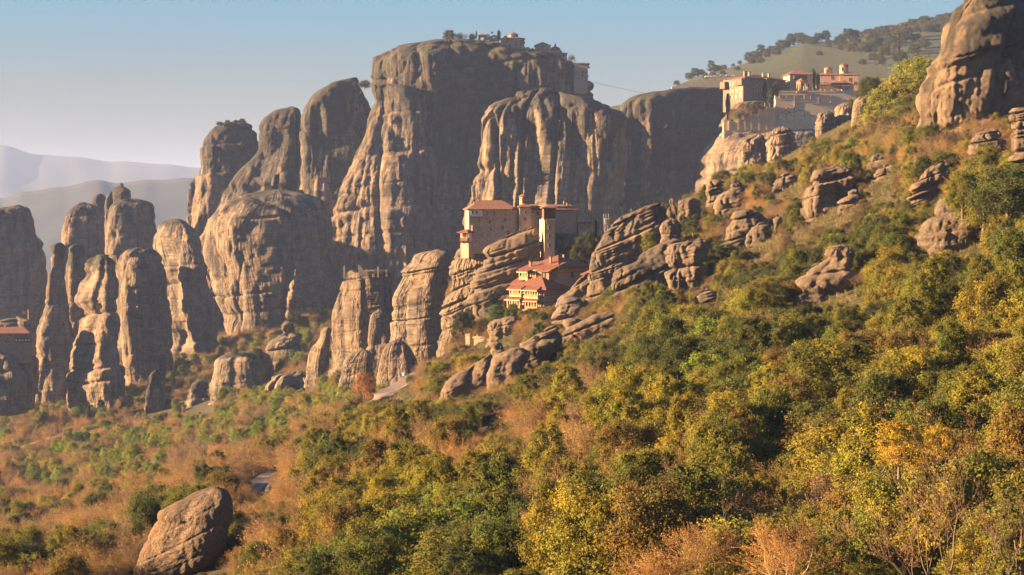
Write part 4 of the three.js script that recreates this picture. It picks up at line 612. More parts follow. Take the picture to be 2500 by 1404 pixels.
// single-pitch roof slab rising from the front edge z1 (height y) back to z0 (height y + rise)
function leanG(x0, x1, z0, z1, y, rise, t = 0.2) {
  const g = boxG(x0, x1, 0, t, z0, z1), p = g.attributes.position; for (let i = 0; i < p.count; i++) p.setY(i, p.getY(i) + y + rise * (z1 - p.getZ(i)) / (z1 - z0)); g.computeVertexNormals(); return g;
}
function outline(w, h, arch) { const s = new THREE.Shape(); s.moveTo(-w / 2, -h / 2); s.lineTo(w / 2, -h / 2); if (arch) { s.lineTo(w / 2, h / 2 - w / 2); s.absarc(0, h / 2 - w / 2, w / 2, 0, Math.PI); } else { s.lineTo(w / 2, h / 2); s.lineTo(-w / 2, h / 2); } s.closePath(); return s; }
const winCache = new Map();
// a window: a frame standing proud of the wall round a dark pane set back inside it. side: 0 front (+z), 1 right (+x), 3 left (-x)
function window_(g, x, y, z, w, h, { arch = false, side = 0, frame = B.stone, name = 'window', pane = B.glass, bar = false } = {}) {
  const key = [w.toFixed(2), h.toFixed(2), arch, bar].join();
  if (!winCache.has(key)) {
    const e = 0.12 + w * 0.06, s = outline(w + 2 * e, h + 2 * e, arch); s.holes.push(outline(w, h, arch));
    const gs = [new THREE.ExtrudeGeometry(s, { depth: 0.16, bevelEnabled: false, curveSegments: 6 })];
    if (bar) { gs.push(boxG(-0.04, 0.04, -h / 2, h / 2 - (arch ? 0.04 : 0), 0.04, 0.1).toNonIndexed()); gs.push(boxG(-w / 2, w / 2, -0.04, 0.04, 0.05, 0.09).toNonIndexed()); }
    const pg = new THREE.ShapeGeometry(outline(w, h, arch), 6); pg.translate(0, 0, 0.025); winCache.set(key, [mergeGeometries(gs), pg]);
  }
  const [fg, pg] = winCache.get(key), m = part(g, name, fg, frame), q = part(g.isMesh ? g : m, 'pane', pg, pane); if (g.isMesh) { q.position.set(x, y, z); q.rotation.y = [0, Math.PI / 2, Math.PI, -Math.PI / 2][side]; } m.position.set(x, y, z); m.rotation.y = [0, Math.PI / 2, Math.PI, -Math.PI / 2][side]; return m;
}
function chimney(g, x, y, z, w, h, m = B.stone) { const c = box(g, 'chimney', m, x - w / 2, x + w / 2, y, y + h, z - w / 2, z + w / 2); box(c, 'chimney_cap', B.tile, x - w * 0.7, x + w * 0.7, y + h, y + h + 0.18, z - w * 0.7, z + w * 0.7); return c; }
// a timber balcony on the front (+z) of a wall at z
function balcony(g, x0, x1, y0, y1, z, out, { posts = 4, rail = B.honey, roof = true, roofRise = 0.7 } = {}) {
  const b = box(g, 'balcony', B.trim, x0, x1, y0 - 0.2, y0, z + 0.003, z + out), rh = (y1 - y0) * 0.42;
  box(b, 'railing', rail, x0, x1, y0, y0 + rh, z + out - 0.1, z + out - 0.02); box(b, 'railing', rail, x0 - 0.0, x0 + 0.08, y0, y0 + rh, z + 0.01, z + out - 0.11); box(b, 'railing', rail, x1 - 0.08, x1, y0, y0 + rh, z + 0.01, z + out - 0.11);
  for (let i = 0; i <= posts; i++) { const x = lerp(x0 + 0.09, x1 - 0.09, i / posts); box(b, 'post', B.trim, x - 0.08, x + 0.08, y0 + rh, y1, z + out - 0.17, z + out - 0.012); }
  box(b, 'lintel', B.honey, x0, x1, y1, y1 + 0.22, z + out - 0.18, z + out - 0.01);
  if (roof) { part(b, 'roof', leanG(x0 - 0.35, x1 + 0.35, z, z + out + 0.55, y1 + 0.23, roofRise), B.tile); box(b, 'gutter', B.trim, x0 - 0.35, x1 + 0.35, y1 + 0.06, y1 + 0.22, z + out + 0.56, z + out + 0.66); }
  return b;
}
function house(name, label, category, px, py, d, turn, group) { return thing(name, label, category, at(px, py, d), turn, group); }
const rad = (a) => a * Math.PI / 180;

// ---------------------------------------------------------------- the middle monastery on its crag
{
  const D = 421, s = metre(D), X = (px) => (px - 1145) * s, Y = (py) => (620 - py) * s;
  const g = house('monastery', 'stone monastery block crowning the leaning crag in the middle', 'monastery', 1145, 620, D, 0.13);
  box(g, 'wall', B.stone, 0, X(1262), 0, Y(512), -11, 0);
  box(g, 'wall', B.stone, X(1262) + 0.004, X(1330), 0, Y(513), -11, -0.5);
  box(g, 'wall', B.stone, X(1330) + 0.004, X(1411), 0, Y(514), -11, -0.1);
  // apse that stands forward under the dome
  box(g, 'apse', B.stone, X(1268), X(1297), Y(620), Y(505), -0.49, 1.2); part(g, 'apse_roof', hipG(X(1268), X(1297), -3.4, 1.2, Y(504.8), 0.8, 0.3), B.oldTile);
  part(g, 'roof', hipG(0, X(1262), -11, 0, Y(511), Y(489) - Y(511), 0.55, 3.1), B.oldTile);
  part(g, 'roof', hipG(X(1262) + 0.7, X(1331), -11, -0.6, Y(509), Y(499) - Y(509), 0.5, 1.5), B.oldTile);
  part(g, 'roof', hipG(X(1336), X(1411), -11, -0.1, Y(511.5), Y(499) - Y(511.5), 0.6, 3.2), B.oldTile);
  // dome drum
  const dr = new THREE.CylinderGeometry(1.28, 1.3, 2.1, 8); dr.translate(X(1284), Y(490), -2.6); part(g, 'drum', dr, B.rose);
  const dc = new THREE.ConeGeometry(1.72, 0.95, 8); dc.translate(X(1284), Y(490) + 1.53, -2.6); part(g, 'drum_roof', dc, B.oldTile);
  for (const k of [-0.45, 0.45]) window_(g, X(1284) + k, Y(490), -1.42, 0.24, 1.2, { arch: true, frame: B.rose, pane: B.white });
  // plastered upper corner on brackets
  box(g, 'plaster_panel', B.white, -0.12, X(1178), Y(529), Y(514), 0.004, 0.35);
  for (let i = 0; i < 6; i++) box(g, 'bracket', B.wood, 0.1 + i * 0.66, 0.24 + i * 0.66, Y(532), Y(529) - 0.004, 0.01, 0.42);
  window_(g, X(1153), Y(518), 0.35, 0.42, 0.85, { frame: B.white }); window_(g, X(1164), Y(518), 0.35, 0.42, 0.85, { frame: B.white });
  for (const [px, py, w, h, a] of [[1190, 521, 4, 7], [1207, 521, 4, 7], [1234, 524, 2, 5], [1234, 537, 5, 7.5], [1188, 535, 2, 5], [1205, 535, 2, 5], [1196, 541, 4, 9, 1], [1169, 538, 3.5, 7.5], [1168, 558, 3.5, 7.5], [1199, 560, 3.5, 7], [1228, 556, 4.5, 9.5], [1242, 568, 5, 10, 1], [1178, 578, 2, 4]])
    window_(g, X(px), Y(py), 0, w * s, h * s, { arch: !!a, bar: w > 3 });
  for (const [px, py, w, h] of [[1316, 522, 4, 8], [1309, 546, 2, 4], [1302, 518, 3, 4]]) window_(g, X(px), Y(py), -0.5, w * s, h * s);
  window_(g, X(1282), Y(535), 1.2, 3.6 * s, 6 * s); window_(g, X(1283), Y(518), 1.2, 4 * s, 4 * s, { arch: true });
  for (const [x0, x1] of [[1251, 1266], [1298, 1318]]) box(g, 'gallery', B.wood, X(x0), X(x1), Y(513), Y(506), 0.01, 0.6);
  chimney(g, X(1386), Y(502), -3, 0.55, 1.15); chimney(g, X(1395), Y(502), -4, 0.5, 0.7); chimney(g, X(1163), Y(505), -5, 0.5, 1.5); 
  const cr = mergeGeometries([boxG(-0.05, 0.05, 0, 1.1, -0.05, 0.05), boxG(-0.32, 0.32, 0.66, 0.76, -0.045, 0.045)]); cr.translate(X(1351), Y(499), -5.5); part(g, 'cross', cr, B.iron);
  // lift tower
  const t = house('tower', 'slender square stone tower in front of the crag with a timber cabin on top', 'tower', 1342, 650, 413, 0.13), q = metre(413), TY = (py) => (650 - py) * q;
  box(t, 'wall', B.pale, -1.4, 1.35, -1, TY(537), -9, 0);
  box(t, 'ledge', B.trim, -1.75, 1.7, TY(537) + 0.003, TY(534), -3.2, 0.45);
  const cab = box(t, 'cabin', B.wood, -1.6, 1.55, TY(534) + 0.003, TY(507), -3.0, 0.3);
  for (let i = 0; i < 9; i++) box(cab, 'plank', B.wood, -1.58 + i * 0.35, -1.58 + i * 0.35 + 0.30, TY(533), TY(514), 0.303, 0.36);
  box(cab, 'cornice', B.wood, -1.64, 1.6, TY(513), TY(510), 0.303, 0.42);
  part(t, 'roof', hipG(-1.7, 1.65, -3.2, 0.4, TY(506.8), 0.75, 0.45), B.oldTile);
  for (const py of [555, 577, 599]) window_(t, -0.05, TY(py), 0, 0.42, 0.8, { frame: B.pale });
  for (const k of [-0.6, 0.55]) window_(t, k, TY(541.5), 0, 0.2, 0.3, { frame: B.pale });
  // corner annex with a timber balcony, on a tall pier
  const a = house('annex', 'small white corner room with red roof on a tall pier left of the monastery', 'annex', 1126, 640, 421, rad(-30)), AY = (py) => (640 - py) * metre(421);
  box(a, 'pier', B.pale, -0.1, 2.3, AY(630), AY(588), -3.2, 0); box(a, 'room', B.white, -0.1, 2.35, AY(588) + 0.003, AY(567), -3.3, 0.05); 
  // the lit left side is a side wall
  for (const k of [-0.9, -1.7]) window_(a, -0.1, AY(573), k, 0.3, 0.75, { side: 3, frame: B.white });
  box(a, 'balcony', B.wood, 0.15, 2.55, AY(588), AY(580), 0.06, 0.85); for (const k of [0.2, 1.3, 2.4]) box(a, 'post', B.wood, k, k + 0.12, AY(580), AY(567), 0.7, 0.83); window_(a, 1.2, AY(573.5), 0.05, 1.2, 0.8, { frame: B.wood });
  part(a, 'roof', hipG(-0.3, 2.5, -3.4, 0.8, AY(566.5), 0.8, 0.35), B.tile); for (const k of [0.3, 1.6]) box(a, 'bracket', B.wood, k, k + 0.14, AY(593), AY(588) - 0.004, 0.004, 0.6);
  box(a, 'chimney', B.rose, 2.4, 2.85, AY(564), AY(550), -1.6, -1.15);
  // wall running to the right of the monastery
  const w = house('wall', 'plain stone terrace wall with a thin coping right of the monastery', 'wall', 1411, 600, 425, 0.13), ww = metre(424);
  box(w, 'wall', B.stone, 0.01, 32 * ww, -8, 55 * ww, -2, 0); box(w, 'coping', B.oldTile, -0.05, 33 * ww, 55 * ww + 0.003, 57 * ww, -2.2, 0.25); box(w, 'pillar', B.pale, 32 * ww + 0.004, 37 * ww, -8, 64 * ww, -1.2, 0.12);
}
// lower houses of the middle monastery, turned so that one front faces the evening sun
{
  const D = 386, s = metre(D), c = Math.cos(rad(35)), X = (px) => (px - 1331) * s / c, Y = (py) => (762 - py) * s;
  const h = house('house', 'red-roofed house with two storeys of lit timber balconies below the crag', 'house', 1331, 762, D, rad(-35));
  box(h, 'wall', B.grey, X(1250), 0, -7, Y(706), -9, 0); part(h, 'roof', hipG(X(1250), 0, -9, 0, Y(705), 2.6, 0.75, 1.0), B.tile);
  box(h, 'front_wall', B.plaster, X(1252), -0.05, Y(757), Y(709), 0.004, 0.06);
  balcony(h, X(1252), X(1281), Y(724), Y(710), 0.06, 1.5, { posts: 4, roof: false }); balcony(h, X(1288), X(1320), Y(727), Y(711.5), 0.06, 1.3, { posts: 5, roof: false });
  part(h, 'roof', leanG(X(1252) - 0.5, X(1284), 0.07, 2.1, Y(708), 0.75), B.tile); part(h, 'roof', leanG(X(1286), X(1322), 0.07, 1.9, Y(709), 0.7), B.tile);
  for (const [x0, x1, py] of [[1252, 1284, 708], [1286, 1322, 709]]) box(h, 'gutter', B.trim, X(x0) - 0.4, X(x1), Y(py) - 0.18, Y(py) - 0.02, 1.92, 2.14);
  balcony(h, X(1248), X(1280), Y(752), Y(736), 0.06, 1.9, { posts: 5, roofRise: 0.75 }); balcony(h, X(1290), X(1319), Y(757), Y(738), 0.06, 1.4, { posts: 4, roofRise: 0.7 });
  for (const [px, py, w, hh] of [[1257, 716, 0.5, 1.1], [1264, 716, 0.5, 1.1], [1271, 716, 0.5, 1.1], [1294, 718, 0.55, 1.2], [1302, 718, 0.55, 1.2], [1311, 718, 0.55, 1.2], [1325.5, 719, 0.55, 1.7], [1325.5, 748, 0.55, 1.7], [1256, 742, 0.6, 1.1], [1266, 742, 0.6, 1.1], [1298, 746, 0.6, 1.4], [1309, 746, 0.6, 1.4], [1285, 717, 0.6, 1.7]]) window_(h, X(px), Y(py), 0.06, w, hh, { frame: B.honey, pane: B.glass });
  box(h, 'pier', B.grey, X(1282), X(1288), -7, Y(722), 0.07, 1.2); box(h, 'storey_band', B.iron, -0.002, 0.02, Y(722), Y(721), -9, -0.01); box(h, 'storey_band', B.iron, -0.002, 0.02, Y(739), Y(738), -9, -0.01);
  box(h, 'pier', B.plaster, X(1280), X(1283), -7, Y(757), 0.3, 0.9);
  // side wing with its own low roof at the far left
  part(h, 'roof', leanG(X(1238), X(1262), -4.5, -0.8, Y(699), 1.5), B.tile); box(h, 'wall', B.grey, X(1242), X(1250) - 0.004, -5, Y(699), -4, -1.0);

  const u = house('house', 'stone house with a broad red hip roof and two chimneys above the balcony house', 'house', 1362, 690, 393, rad(-35)), us = metre(393), UY = (py) => (690 - py) * us, q = Math.sin(rad(35));
  box(u, 'wall', B.pale, -9, 0, -5, UY(654), -14, 0); part(u, 'roof', hipG(-9, 0, -14, 0, UY(653.5), 2.9, 0.8, 0), B.tile);
  window_(u, 0, UY(672), -6.4, 0.8, 1.3, { side: 1, arch: true, frame: B.rose }); box(u, 'storey_band', B.iron, -0.002, 0.02, UY(667.5), UY(666.5), -14, -0.01);
  box(u, 'front_wall', B.plaster, -2.6, -0.02, UY(686), UY(656), 0.003, 0.05);
  chimney(u, -3.4, UY(652) + 0.9, -1.8, 0.5, 1.4, B.rose); chimney(u, -3.0, UY(640), -7.2, 0.5, 1.5, B.rose);

  const m = house('house', 'small stepped house with a timber loggia between the two larger red roofs', 'house', 1342, 705, 391, rad(-35)), ms = metre(391), MX = (px) => (px - 1342) * ms / c, MY = (py) => (705 - py) * ms;
  box(m, 'wall', B.rose, MX(1276), MX(1340), -5, MY(662), -6, 0); part(m, 'roof', leanG(MX(1268), MX(1348), -6.5, 0.4, MY(660.5), 1.7), B.tile); box(m, 'gutter', B.trim, MX(1292), MX(1312), MY(660.5) - 0.16, MY(660.5) - 0.01, 0.3, 0.5);
  box(m, 'white_base', B.white, MX(1276), MX(1296), MY(699), MY(682), 0.004, 1.4); balcony(m, MX(1276), MX(1297), MY(681.5), MY(667), 0.02, 1.6, { posts: 3, roofRise: 0.5 });
  balcony(m, MX(1299), MX(1312), MY(685), MY(668), 0.004, 0.8, { posts: 2, roof: false }); box(m, 'front_wall', B.plaster, MX(1299), MX(1313), MY(690), MY(668), 0.003, 0.03);
  for (const [px, py] of [[1303, 674], [1309, 674], [1281, 673], [1288, 673]]) window_(m, MX(px), MY(py), 0.03, 0.5, 1.3, { frame: B.honey });
  window_(m, MX(1327), MY(672), 0, 0.8, 1.4, { frame: B.wood }); part(m, 'roof', leanG(MX(1318), MX(1345), 0.01, 1.0, MY(664), 0.4), B.tile);
  chimney(m, MX(1283), MY(656), -2.2, 0.5, 1.5, B.rose);
  const r = house('house', 'low red-roofed shed half hidden behind bushes right of the hip roof', 'shed', 1450, 680, 377, rad(-35)); box(r, 'wall', B.stone, -3.2, 0, -2, 1.0, -4, 0); part(r, 'roof', hipG(-3.2, 0, -4, 0, 1.0, 1.3, 0.4), B.tile);
  // hut by the path
  const k = house('hut', 'small square stone hut with a flat roof on the slope below the crag', 'hut', 1157, 852, 388, rad(-16)), ks = metre(388);
  box(k, 'wall', B.pale, 0, 3.1, -3, 27 * ks, -3.2, 0); box(k, 'roof', B.trim, -0.25, 3.4, 27 * ks + 0.003, 29.5 * ks, -3.4, 0.25); window_(k, 1.2, 12 * ks, 0, 0.5, 0.95, { frame: B.pale, pane: B.glass }); box(k, 'chimney', B.rose, 0.4, 0.9, 29.6 * ks, 35 * ks, -1.2, -0.7);
  const kw = house('wall', 'short rubble wall left of the flat-roofed hut', 'wall', 1141, 850, 390, rad(-16)); box(kw, 'wall', B.pale, -0.5, 0.6, -3, 3.2, -1.5, 0); box(kw, 'coping', B.grey, -0.6, 0.7, 3.203, 3.5, -1.6, 0.1);
}
// ---------------------------------------------------------------- hilltop monastery on the right
{
  const D = 850, s = metre(D);
  const g = house('monastery', 'long arcaded monastery wing with red roof and oriel rooms on the right hilltop', 'monastery', 1817, 262, D, rad(-52)), ph = Math.cos(rad(52)), qh = Math.sin(rad(52)), Y = (py) => (262 - py) * s, PX = (px) => (px - 1817) * s / ph, QZ = (px) => -(px - 1817) * s / qh;
  // sunlit end front: local x from -L to 0; long front: x = 0, running back along -z
  const L = 44 * s / ph, M = 116 * s / qh;
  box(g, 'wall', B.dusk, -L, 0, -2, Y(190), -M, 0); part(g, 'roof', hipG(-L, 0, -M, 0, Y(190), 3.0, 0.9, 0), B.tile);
  // long ridge made of a second, lower roof slope
  for (const [px, py] of [[1830, 200], [1848, 200], [1853, 200], [1862, 200], [1869, 200]]) window_(g, 0, Y(py), QZ(px), 1.1, 2.3, { arch: true, side: 1, frame: B.pale });
  for (const [px, py] of [[1848, 216], [1855, 216], [1866, 216], [1849, 232], [1855, 232], [1864, 231]]) window_(g, 0, Y(py), QZ(px), 1.2, 2.5, { arch: true, side: 1, frame: B.pale });
  for (const [px, py] of [[1833, 231], [1833, 217], [1924, 216], [1918, 202], [1926, 202]]) window_(g, 0, Y(py), QZ(px), 0.8, 1.6, { side: 1, frame: B.pale });
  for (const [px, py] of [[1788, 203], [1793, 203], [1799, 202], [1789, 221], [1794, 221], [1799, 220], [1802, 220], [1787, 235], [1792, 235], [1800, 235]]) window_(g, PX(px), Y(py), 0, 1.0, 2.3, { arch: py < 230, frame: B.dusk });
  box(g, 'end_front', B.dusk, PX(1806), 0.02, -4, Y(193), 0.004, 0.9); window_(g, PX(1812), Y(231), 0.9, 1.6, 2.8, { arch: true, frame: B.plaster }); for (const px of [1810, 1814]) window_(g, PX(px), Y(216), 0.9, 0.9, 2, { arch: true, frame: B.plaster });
  // oriels
  const oriel = (x0, x1, y0, y1, z0, z1, wins) => { const o = box(g, 'oriel', B.dusk, x0, x1, y0, y1, z0, z1); box(o, 'sill', B.wood, x0 - 0.08, x1 + 0.08, y0 - 0.3, y0 - 0.003, z0, z1 + 0.06); for (const [x, z, side] of wins) window_(o, x, lerp(y0, y1, 0.55), z, 0.55, 1.3, { side, frame: B.wood }); };
  oriel(PX(1803), PX(1817.5), Y(207), Y(192.5), 0.91, 2.4, [0, 1, 2, 3].map((i) => [PX(1805.5 + i * 3.2), 2.4, 0]));
  oriel(PX(1772), PX(1782), Y(213), Y(197), 0.004, 2.2, [0, 1, 2].map((i) => [PX(1774.2 + i * 2.8), 2.2, 0]));
  oriel(0.004, 2.2, Y(203.5), Y(189), QZ(1896), QZ(1872), [0, 1, 2, 3].map((i) => [2.2, QZ(1876 + i * 5), 1])); oriel(0.004, 2.2, Y(204), Y(190.5), QZ(1913), QZ(1897), [0, 1, 2, 3].map((i) => [2.2, QZ(1899.5 + i * 3.6), 1]));
  for (const [px, z] of [[1811, -2], [1818, -3.4]]) chimney(g, -2, Y(190) + 0.8, z, 0.9, 2.6, B.rose);
  for (const px of [1842, 1881, 1897]) chimney(g, -3.2, Y(190) + 1.2, QZ(px), 1.0, 2.2, B.rose);
  // second house
  const b = house('house', 'stone house with red hip roof between the arcaded wing and the cypress', 'house', 1928, 235, 868, rad(8)), bs = metre(868), BY = (py) => (235 - py) * bs;
  box(b, 'wall', B.stone, 0, 56 * bs, -8, BY(183), -12, 0); part(b, 'roof', hipG(0, 56 * bs, -12, 0, BY(182), 2.7, 0.9, 2.2), B.tile); box(b, 'gallery', B.wood, 9 * bs, 42 * bs, BY(196), BY(184), 0.004, 1.2);
  for (const px of [14, 24, 34, 47]) window_(b, px * bs, BY(208), 0, 0.8, 1.5, { frame: B.stone }); for (const px of [14, 22, 30, 38]) window_(b, px * bs, BY(190), 1.2, 0.9, 1.3, { frame: B.wood });
  // pavilion
  const p = house('pavilion', 'open six-sided garden pavilion with red pointed roof at the terrace edge', 'pavilion', 1958, 225, 836, 0), r6 = 2.7, hP = 26 * metre(836);
  const fl = new THREE.CylinderGeometry(r6 + 0.2, r6 + 0.3, 0.5, 6); fl.translate(0, 0.25, 0); part(p, 'floor', fl, B.pale);
  for (let i = 0; i < 6; i++) { const a = rad(30 + i * 60), c = new THREE.CylinderGeometry(0.24, 0.28, 3.6, 8); c.translate(Math.sin(a) * r6, 2.3, Math.cos(a) * r6); part(p, 'column', c, B.plaster);
    const sh = new THREE.Shape(); sh.moveTo(-1.3, 0); sh.lineTo(1.3, 0); sh.lineTo(1.3, 1.5); sh.lineTo(-1.3, 1.5); sh.closePath(); const ho = new THREE.Path(); ho.moveTo(-0.95, 0.001); ho.absarc(0, 0.1, 0.95, Math.PI, 0, true); ho.lineTo(0.95, 0.001); ho.closePath(); sh.holes.push(ho);
    const ag = new THREE.ExtrudeGeometry(sh, { depth: 0.3, bevelEnabled: false, curveSegments: 6 }); ag.translate(0, 4.0, r6 * 0.87 - 0.15); ag.rotateY(i * Math.PI / 3); part(p, 'arch', ag, B.plaster); }
  const pr = new THREE.ConeGeometry(r6 + 0.9, 2.2, 6); pr.rotateY(Math.PI / 6); pr.translate(0, 6.6, 0); part(p, 'roof', pr, B.tile);
  // church
  const c = house('church', 'stone church with two eight-sided drums behind the terrace on the right hilltop', 'church', 1992, 228, 862, rad(-8)), cs = metre(862), CX = (px) => (px - 1992) * cs, CY = (py) => (228 - py) * cs;
  box(c, 'nave', B.rose, 0, CX(2048), -6, CY(183), -13, 0); part(c, 'roof', hipG(0, CX(2048), -13, 0, CY(183), 1.6, 0.5, 3), B.tile);
  box(c, 'sanctuary', B.rose, CX(2048) + 0.004, CX(2092), -6, CY(184), -14, 1.6); part(c, 'roof', hipG(CX(2048), CX(2092), -14, 1.6, CY(183.8), 1.8, 0.5, 1), B.oldTile);
  const drum = (px, z, rr, y0, y1, yr) => { const q = new THREE.CylinderGeometry(rr, rr, CY(y1) - CY(y0), 8); q.rotateY(Math.PI / 8); q.translate(CX(px), (CY(y0) + CY(y1)) / 2, z); const dm = part(c, 'drum', q, B.rose), k = new THREE.ConeGeometry(rr + 0.55, CY(yr) - CY(y1), 8); k.rotateY(Math.PI / 8); k.translate(CX(px), (CY(y1) + CY(yr)) / 2 + 0.003, z); part(dm, 'drum_roof', k, B.oldTile); for (const a of [-0.8, 0.8]) window_(dm, CX(px) + a, (CY(y0) + CY(y1)) / 2, z + rr * 0.93, 0.5, 1.8, { arch: true, frame: B.rose }); };
  drum(2022, -6, 2.15, 182, 165, 161); drum(2059, -4, 2.5, 180, 159, 154.5);
  for (const [px, py, z] of [[2014, 205, 0], [2030, 190, 0], [2058, 203, 1.6], [2072, 196, 1.6], [2084, 205, 1.6]]) window_(c, CX(px), CY(py), z, 0.8, 1.9, { arch: true, frame: B.rose });
  // porch
  const po = house('porch', 'long low porch with sloping red roof and white posts before the church', 'porch', 2000, 227, 846, 0), os = metre(846), PY = (py) => (227 - py) * os;
  box(po, 'wall', B.stone, 58 * os, 84 * os, -3, PY(208), -5, 0); part(po, 'roof', leanG(-0.8, 86 * os, -6, 0.9, PY(210), 2.0), B.tile); part(po, 'roof', hipG(30 * os, 76 * os, -6.5, -1, PY(204), 1.4, 0.5, 2), B.tile); box(po, 'back_wall', B.rose, 0, 84 * os, -3, PY(206), -6.2, -5.9);
  for (const px of [3, 14, 30, 46]) { const q = new THREE.CylinderGeometry(0.25, 0.28, PY(211), 8); q.translate(px * os, PY(211) / 2, 0.2); part(po, 'column', q, B.plaster); } window_(po, 66 * os, PY(218), 0, 1.3, 2.2, { arch: true, frame: B.stone });
  // terrace wall with drains and a crack
  const w = house('wall', 'tall blank retaining wall of the terrace with a long branching crack', 'retaining wall', 1893, 305, 838, 0), ws = metre(838), WY = (py) => (305 - py) * ws;
  box(w, 'wall', B.concrete, 0, 205 * ws, -14, WY(226), -5, 0); box(w, 'parapet', B.concrete, -0.1, 205 * ws, WY(226) + 0.003, WY(222), -0.8, 0.14);
  for (const [x0, x1, py] of [[6, 66, 243], [45, 90, 248.5], [84, 134, 254], [6, 130, 233], [60, 130, 243.5], [45, 130, 283], [0, 45, 297]]) box(w, 'ledge', B.grey, x0 * ws, x1 * ws, WY(py) - 0.16, WY(py) + 0.1, 0.004, 0.2);
  for (const [px, a, b2] of [[10, 233, 240], [27, 233, 240], [46, 233, 300], [27, 262, 300], [8, 262, 300], [70, 232, 243], [85, 233, 246], [104, 232, 254], [134, 233, 254], [46, 262, 270]]) box(w, 'drain', B.grey, px * ws - 0.13, px * ws + 0.13, WY(b2) + 0.01, WY(a) - 0.01, 0.006, 0.28);
  const cp = [[12, 276], [20, 272], [27, 270], [34, 275], [46, 273], [56, 270], [68, 270], [70, 276], [73, 284]].map(([x, y]) => V(x * ws, WY(y), 0.02)); part(w, 'crack', new THREE.TubeGeometry(new THREE.CatmullRomCurve3(cp, false, 'catmullrom', 0.1), 40, 0.16, 4), B.iron);
  const cp2 = [[14, 273], [20, 277], [27, 280], [32, 277], [37, 274]].map(([x, y]) => V(x * ws, WY(y), 0.02)); part(w, 'crack', new THREE.TubeGeometry(new THREE.CatmullRomCurve3(cp2), 20, 0.14, 4), B.iron);
  const st = house('wall', 'stepped garden wall with buttress piers descending left of the retaining wall', 'garden wall', 1766, 330, 836, 0), SX = (px) => (px - 1766) * ws, SY = (py) => (330 - py) * ws;
  for (const [a, b2, t, bo] of [[1766, 1780, 299, 325], [1780, 1800, 296, 322], [1800, 1818, 292, 316], [1818, 1834, 284, 312], [1834, 1852, 278, 308], [1852, 1870, 268, 306], [1870, 1892, 262, 304]]) box(st, 'wall', B.pale, SX(a) + 0.003, SX(b2) - 0.003, SY(bo) - 7, SY(t), -3, -0.1);
  for (const [px, t] of [[1780, 296], [1803, 291], [1819, 284], [1834, 279], [1853, 266], [1871, 260]]) box(st, 'pier', B.plaster, SX(px) - 0.45, SX(px) + 0.45, SY(318), SY(t), -0.8, 0.35);
  box(st, 'wall', B.plaster, SX(1768), SX(1772), SY(352), SY(318), -2, 0.1);
  const x = house('cross', 'white cross on a pier of the stepped garden wall', 'cross', 1834, 279, 836.5, 0); box(x, 'shaft', B.white, -0.13, 0.13, 0, 2.2, -0.1, 0.1); box(x, 'arm', B.white, -0.62, 0.62, 1.2, 1.45, -0.095, 0.095);
  // road wall and parked cars behind
  const rw = house('wall', 'pale road wall climbing behind the dark cliff under the grassy hill', 'road wall', 1640, 226, 1110, 0), rs = metre(1110);
  for (const [a, b2, y0, y1] of [[0, 22, 212, 207], [22, 60, 207, 197], [60, 105, 197, 190], [105, 150, 190, 188]]) { const gg = boxG(a * rs + 0.003, b2 * rs, -14, 0, -3, 0), pp = gg.attributes.position; for (let i = 0; i < pp.count; i++) if (pp.getY(i) > -1) pp.setY(i, (226 - lerp(y0, y1, (pp.getX(i) - a * rs) / ((b2 - a) * rs))) * rs); gg.computeVertexNormals(); part(rw, 'wall', gg, B.concrete); }
  const paint = [std(0.75, 0.75, 0.75, { roughness: 0.3 }), std(0.25, 0.32, 0.45, { roughness: 0.3 }), std(0.05, 0.05, 0.06, { roughness: 0.3 }), std(0.5, 0.5, 0.52, { roughness: 0.3 })];
  const prof = new THREE.Shape(); [[-2.1, 0.35], [2.1, 0.35], [2.15, 0.8], [1.3, 0.95], [0.75, 1.42], [-1.2, 1.45], [-1.95, 0.95], [-2.15, 0.8]].forEach(([a, b2], i) => i ? prof.lineTo(a, b2) : prof.moveTo(a, b2)); prof.closePath();
  const carG = new THREE.ExtrudeGeometry(prof, { depth: 1.6, bevelEnabled: true, bevelSize: 0.06, bevelThickness: 0.06, bevelSegments: 1 }); carG.translate(0, 0, -0.8); const wheelG = new THREE.CylinderGeometry(0.33, 0.33, 0.22, 10); wheelG.rotateX(Math.PI / 2); const glassG = boxG(-1.25, 0.85, 0.98, 1.34, -0.88, 0.88);
  const CARL = ['white', 'blue-grey', 'black', 'silver'];
  for (let i = 0; i < 9; i++) { const px = 1728 + i * 7.2, k = [0, 0, 3, 0, 1, 0, 1, 0, 3][i], o = house('car', `${CARL[k]} car parked in the row on the road wall under the grassy hill`, 'car', px, 189.5 - i * 0.35, 1106, 0.1 * Math.sin(i * 3), 'cars parked along the hilltop road'); mesh('body', carG, paint[k], o); mesh('glazing', glassG, B.glass, o); for (const a of [-1.3, 1.3]) for (const z of [-0.75, 0.75]) { const wl = mesh('wheel', wheelG, B.iron, o); wl.position.set(a, 0.33, z); } }
}
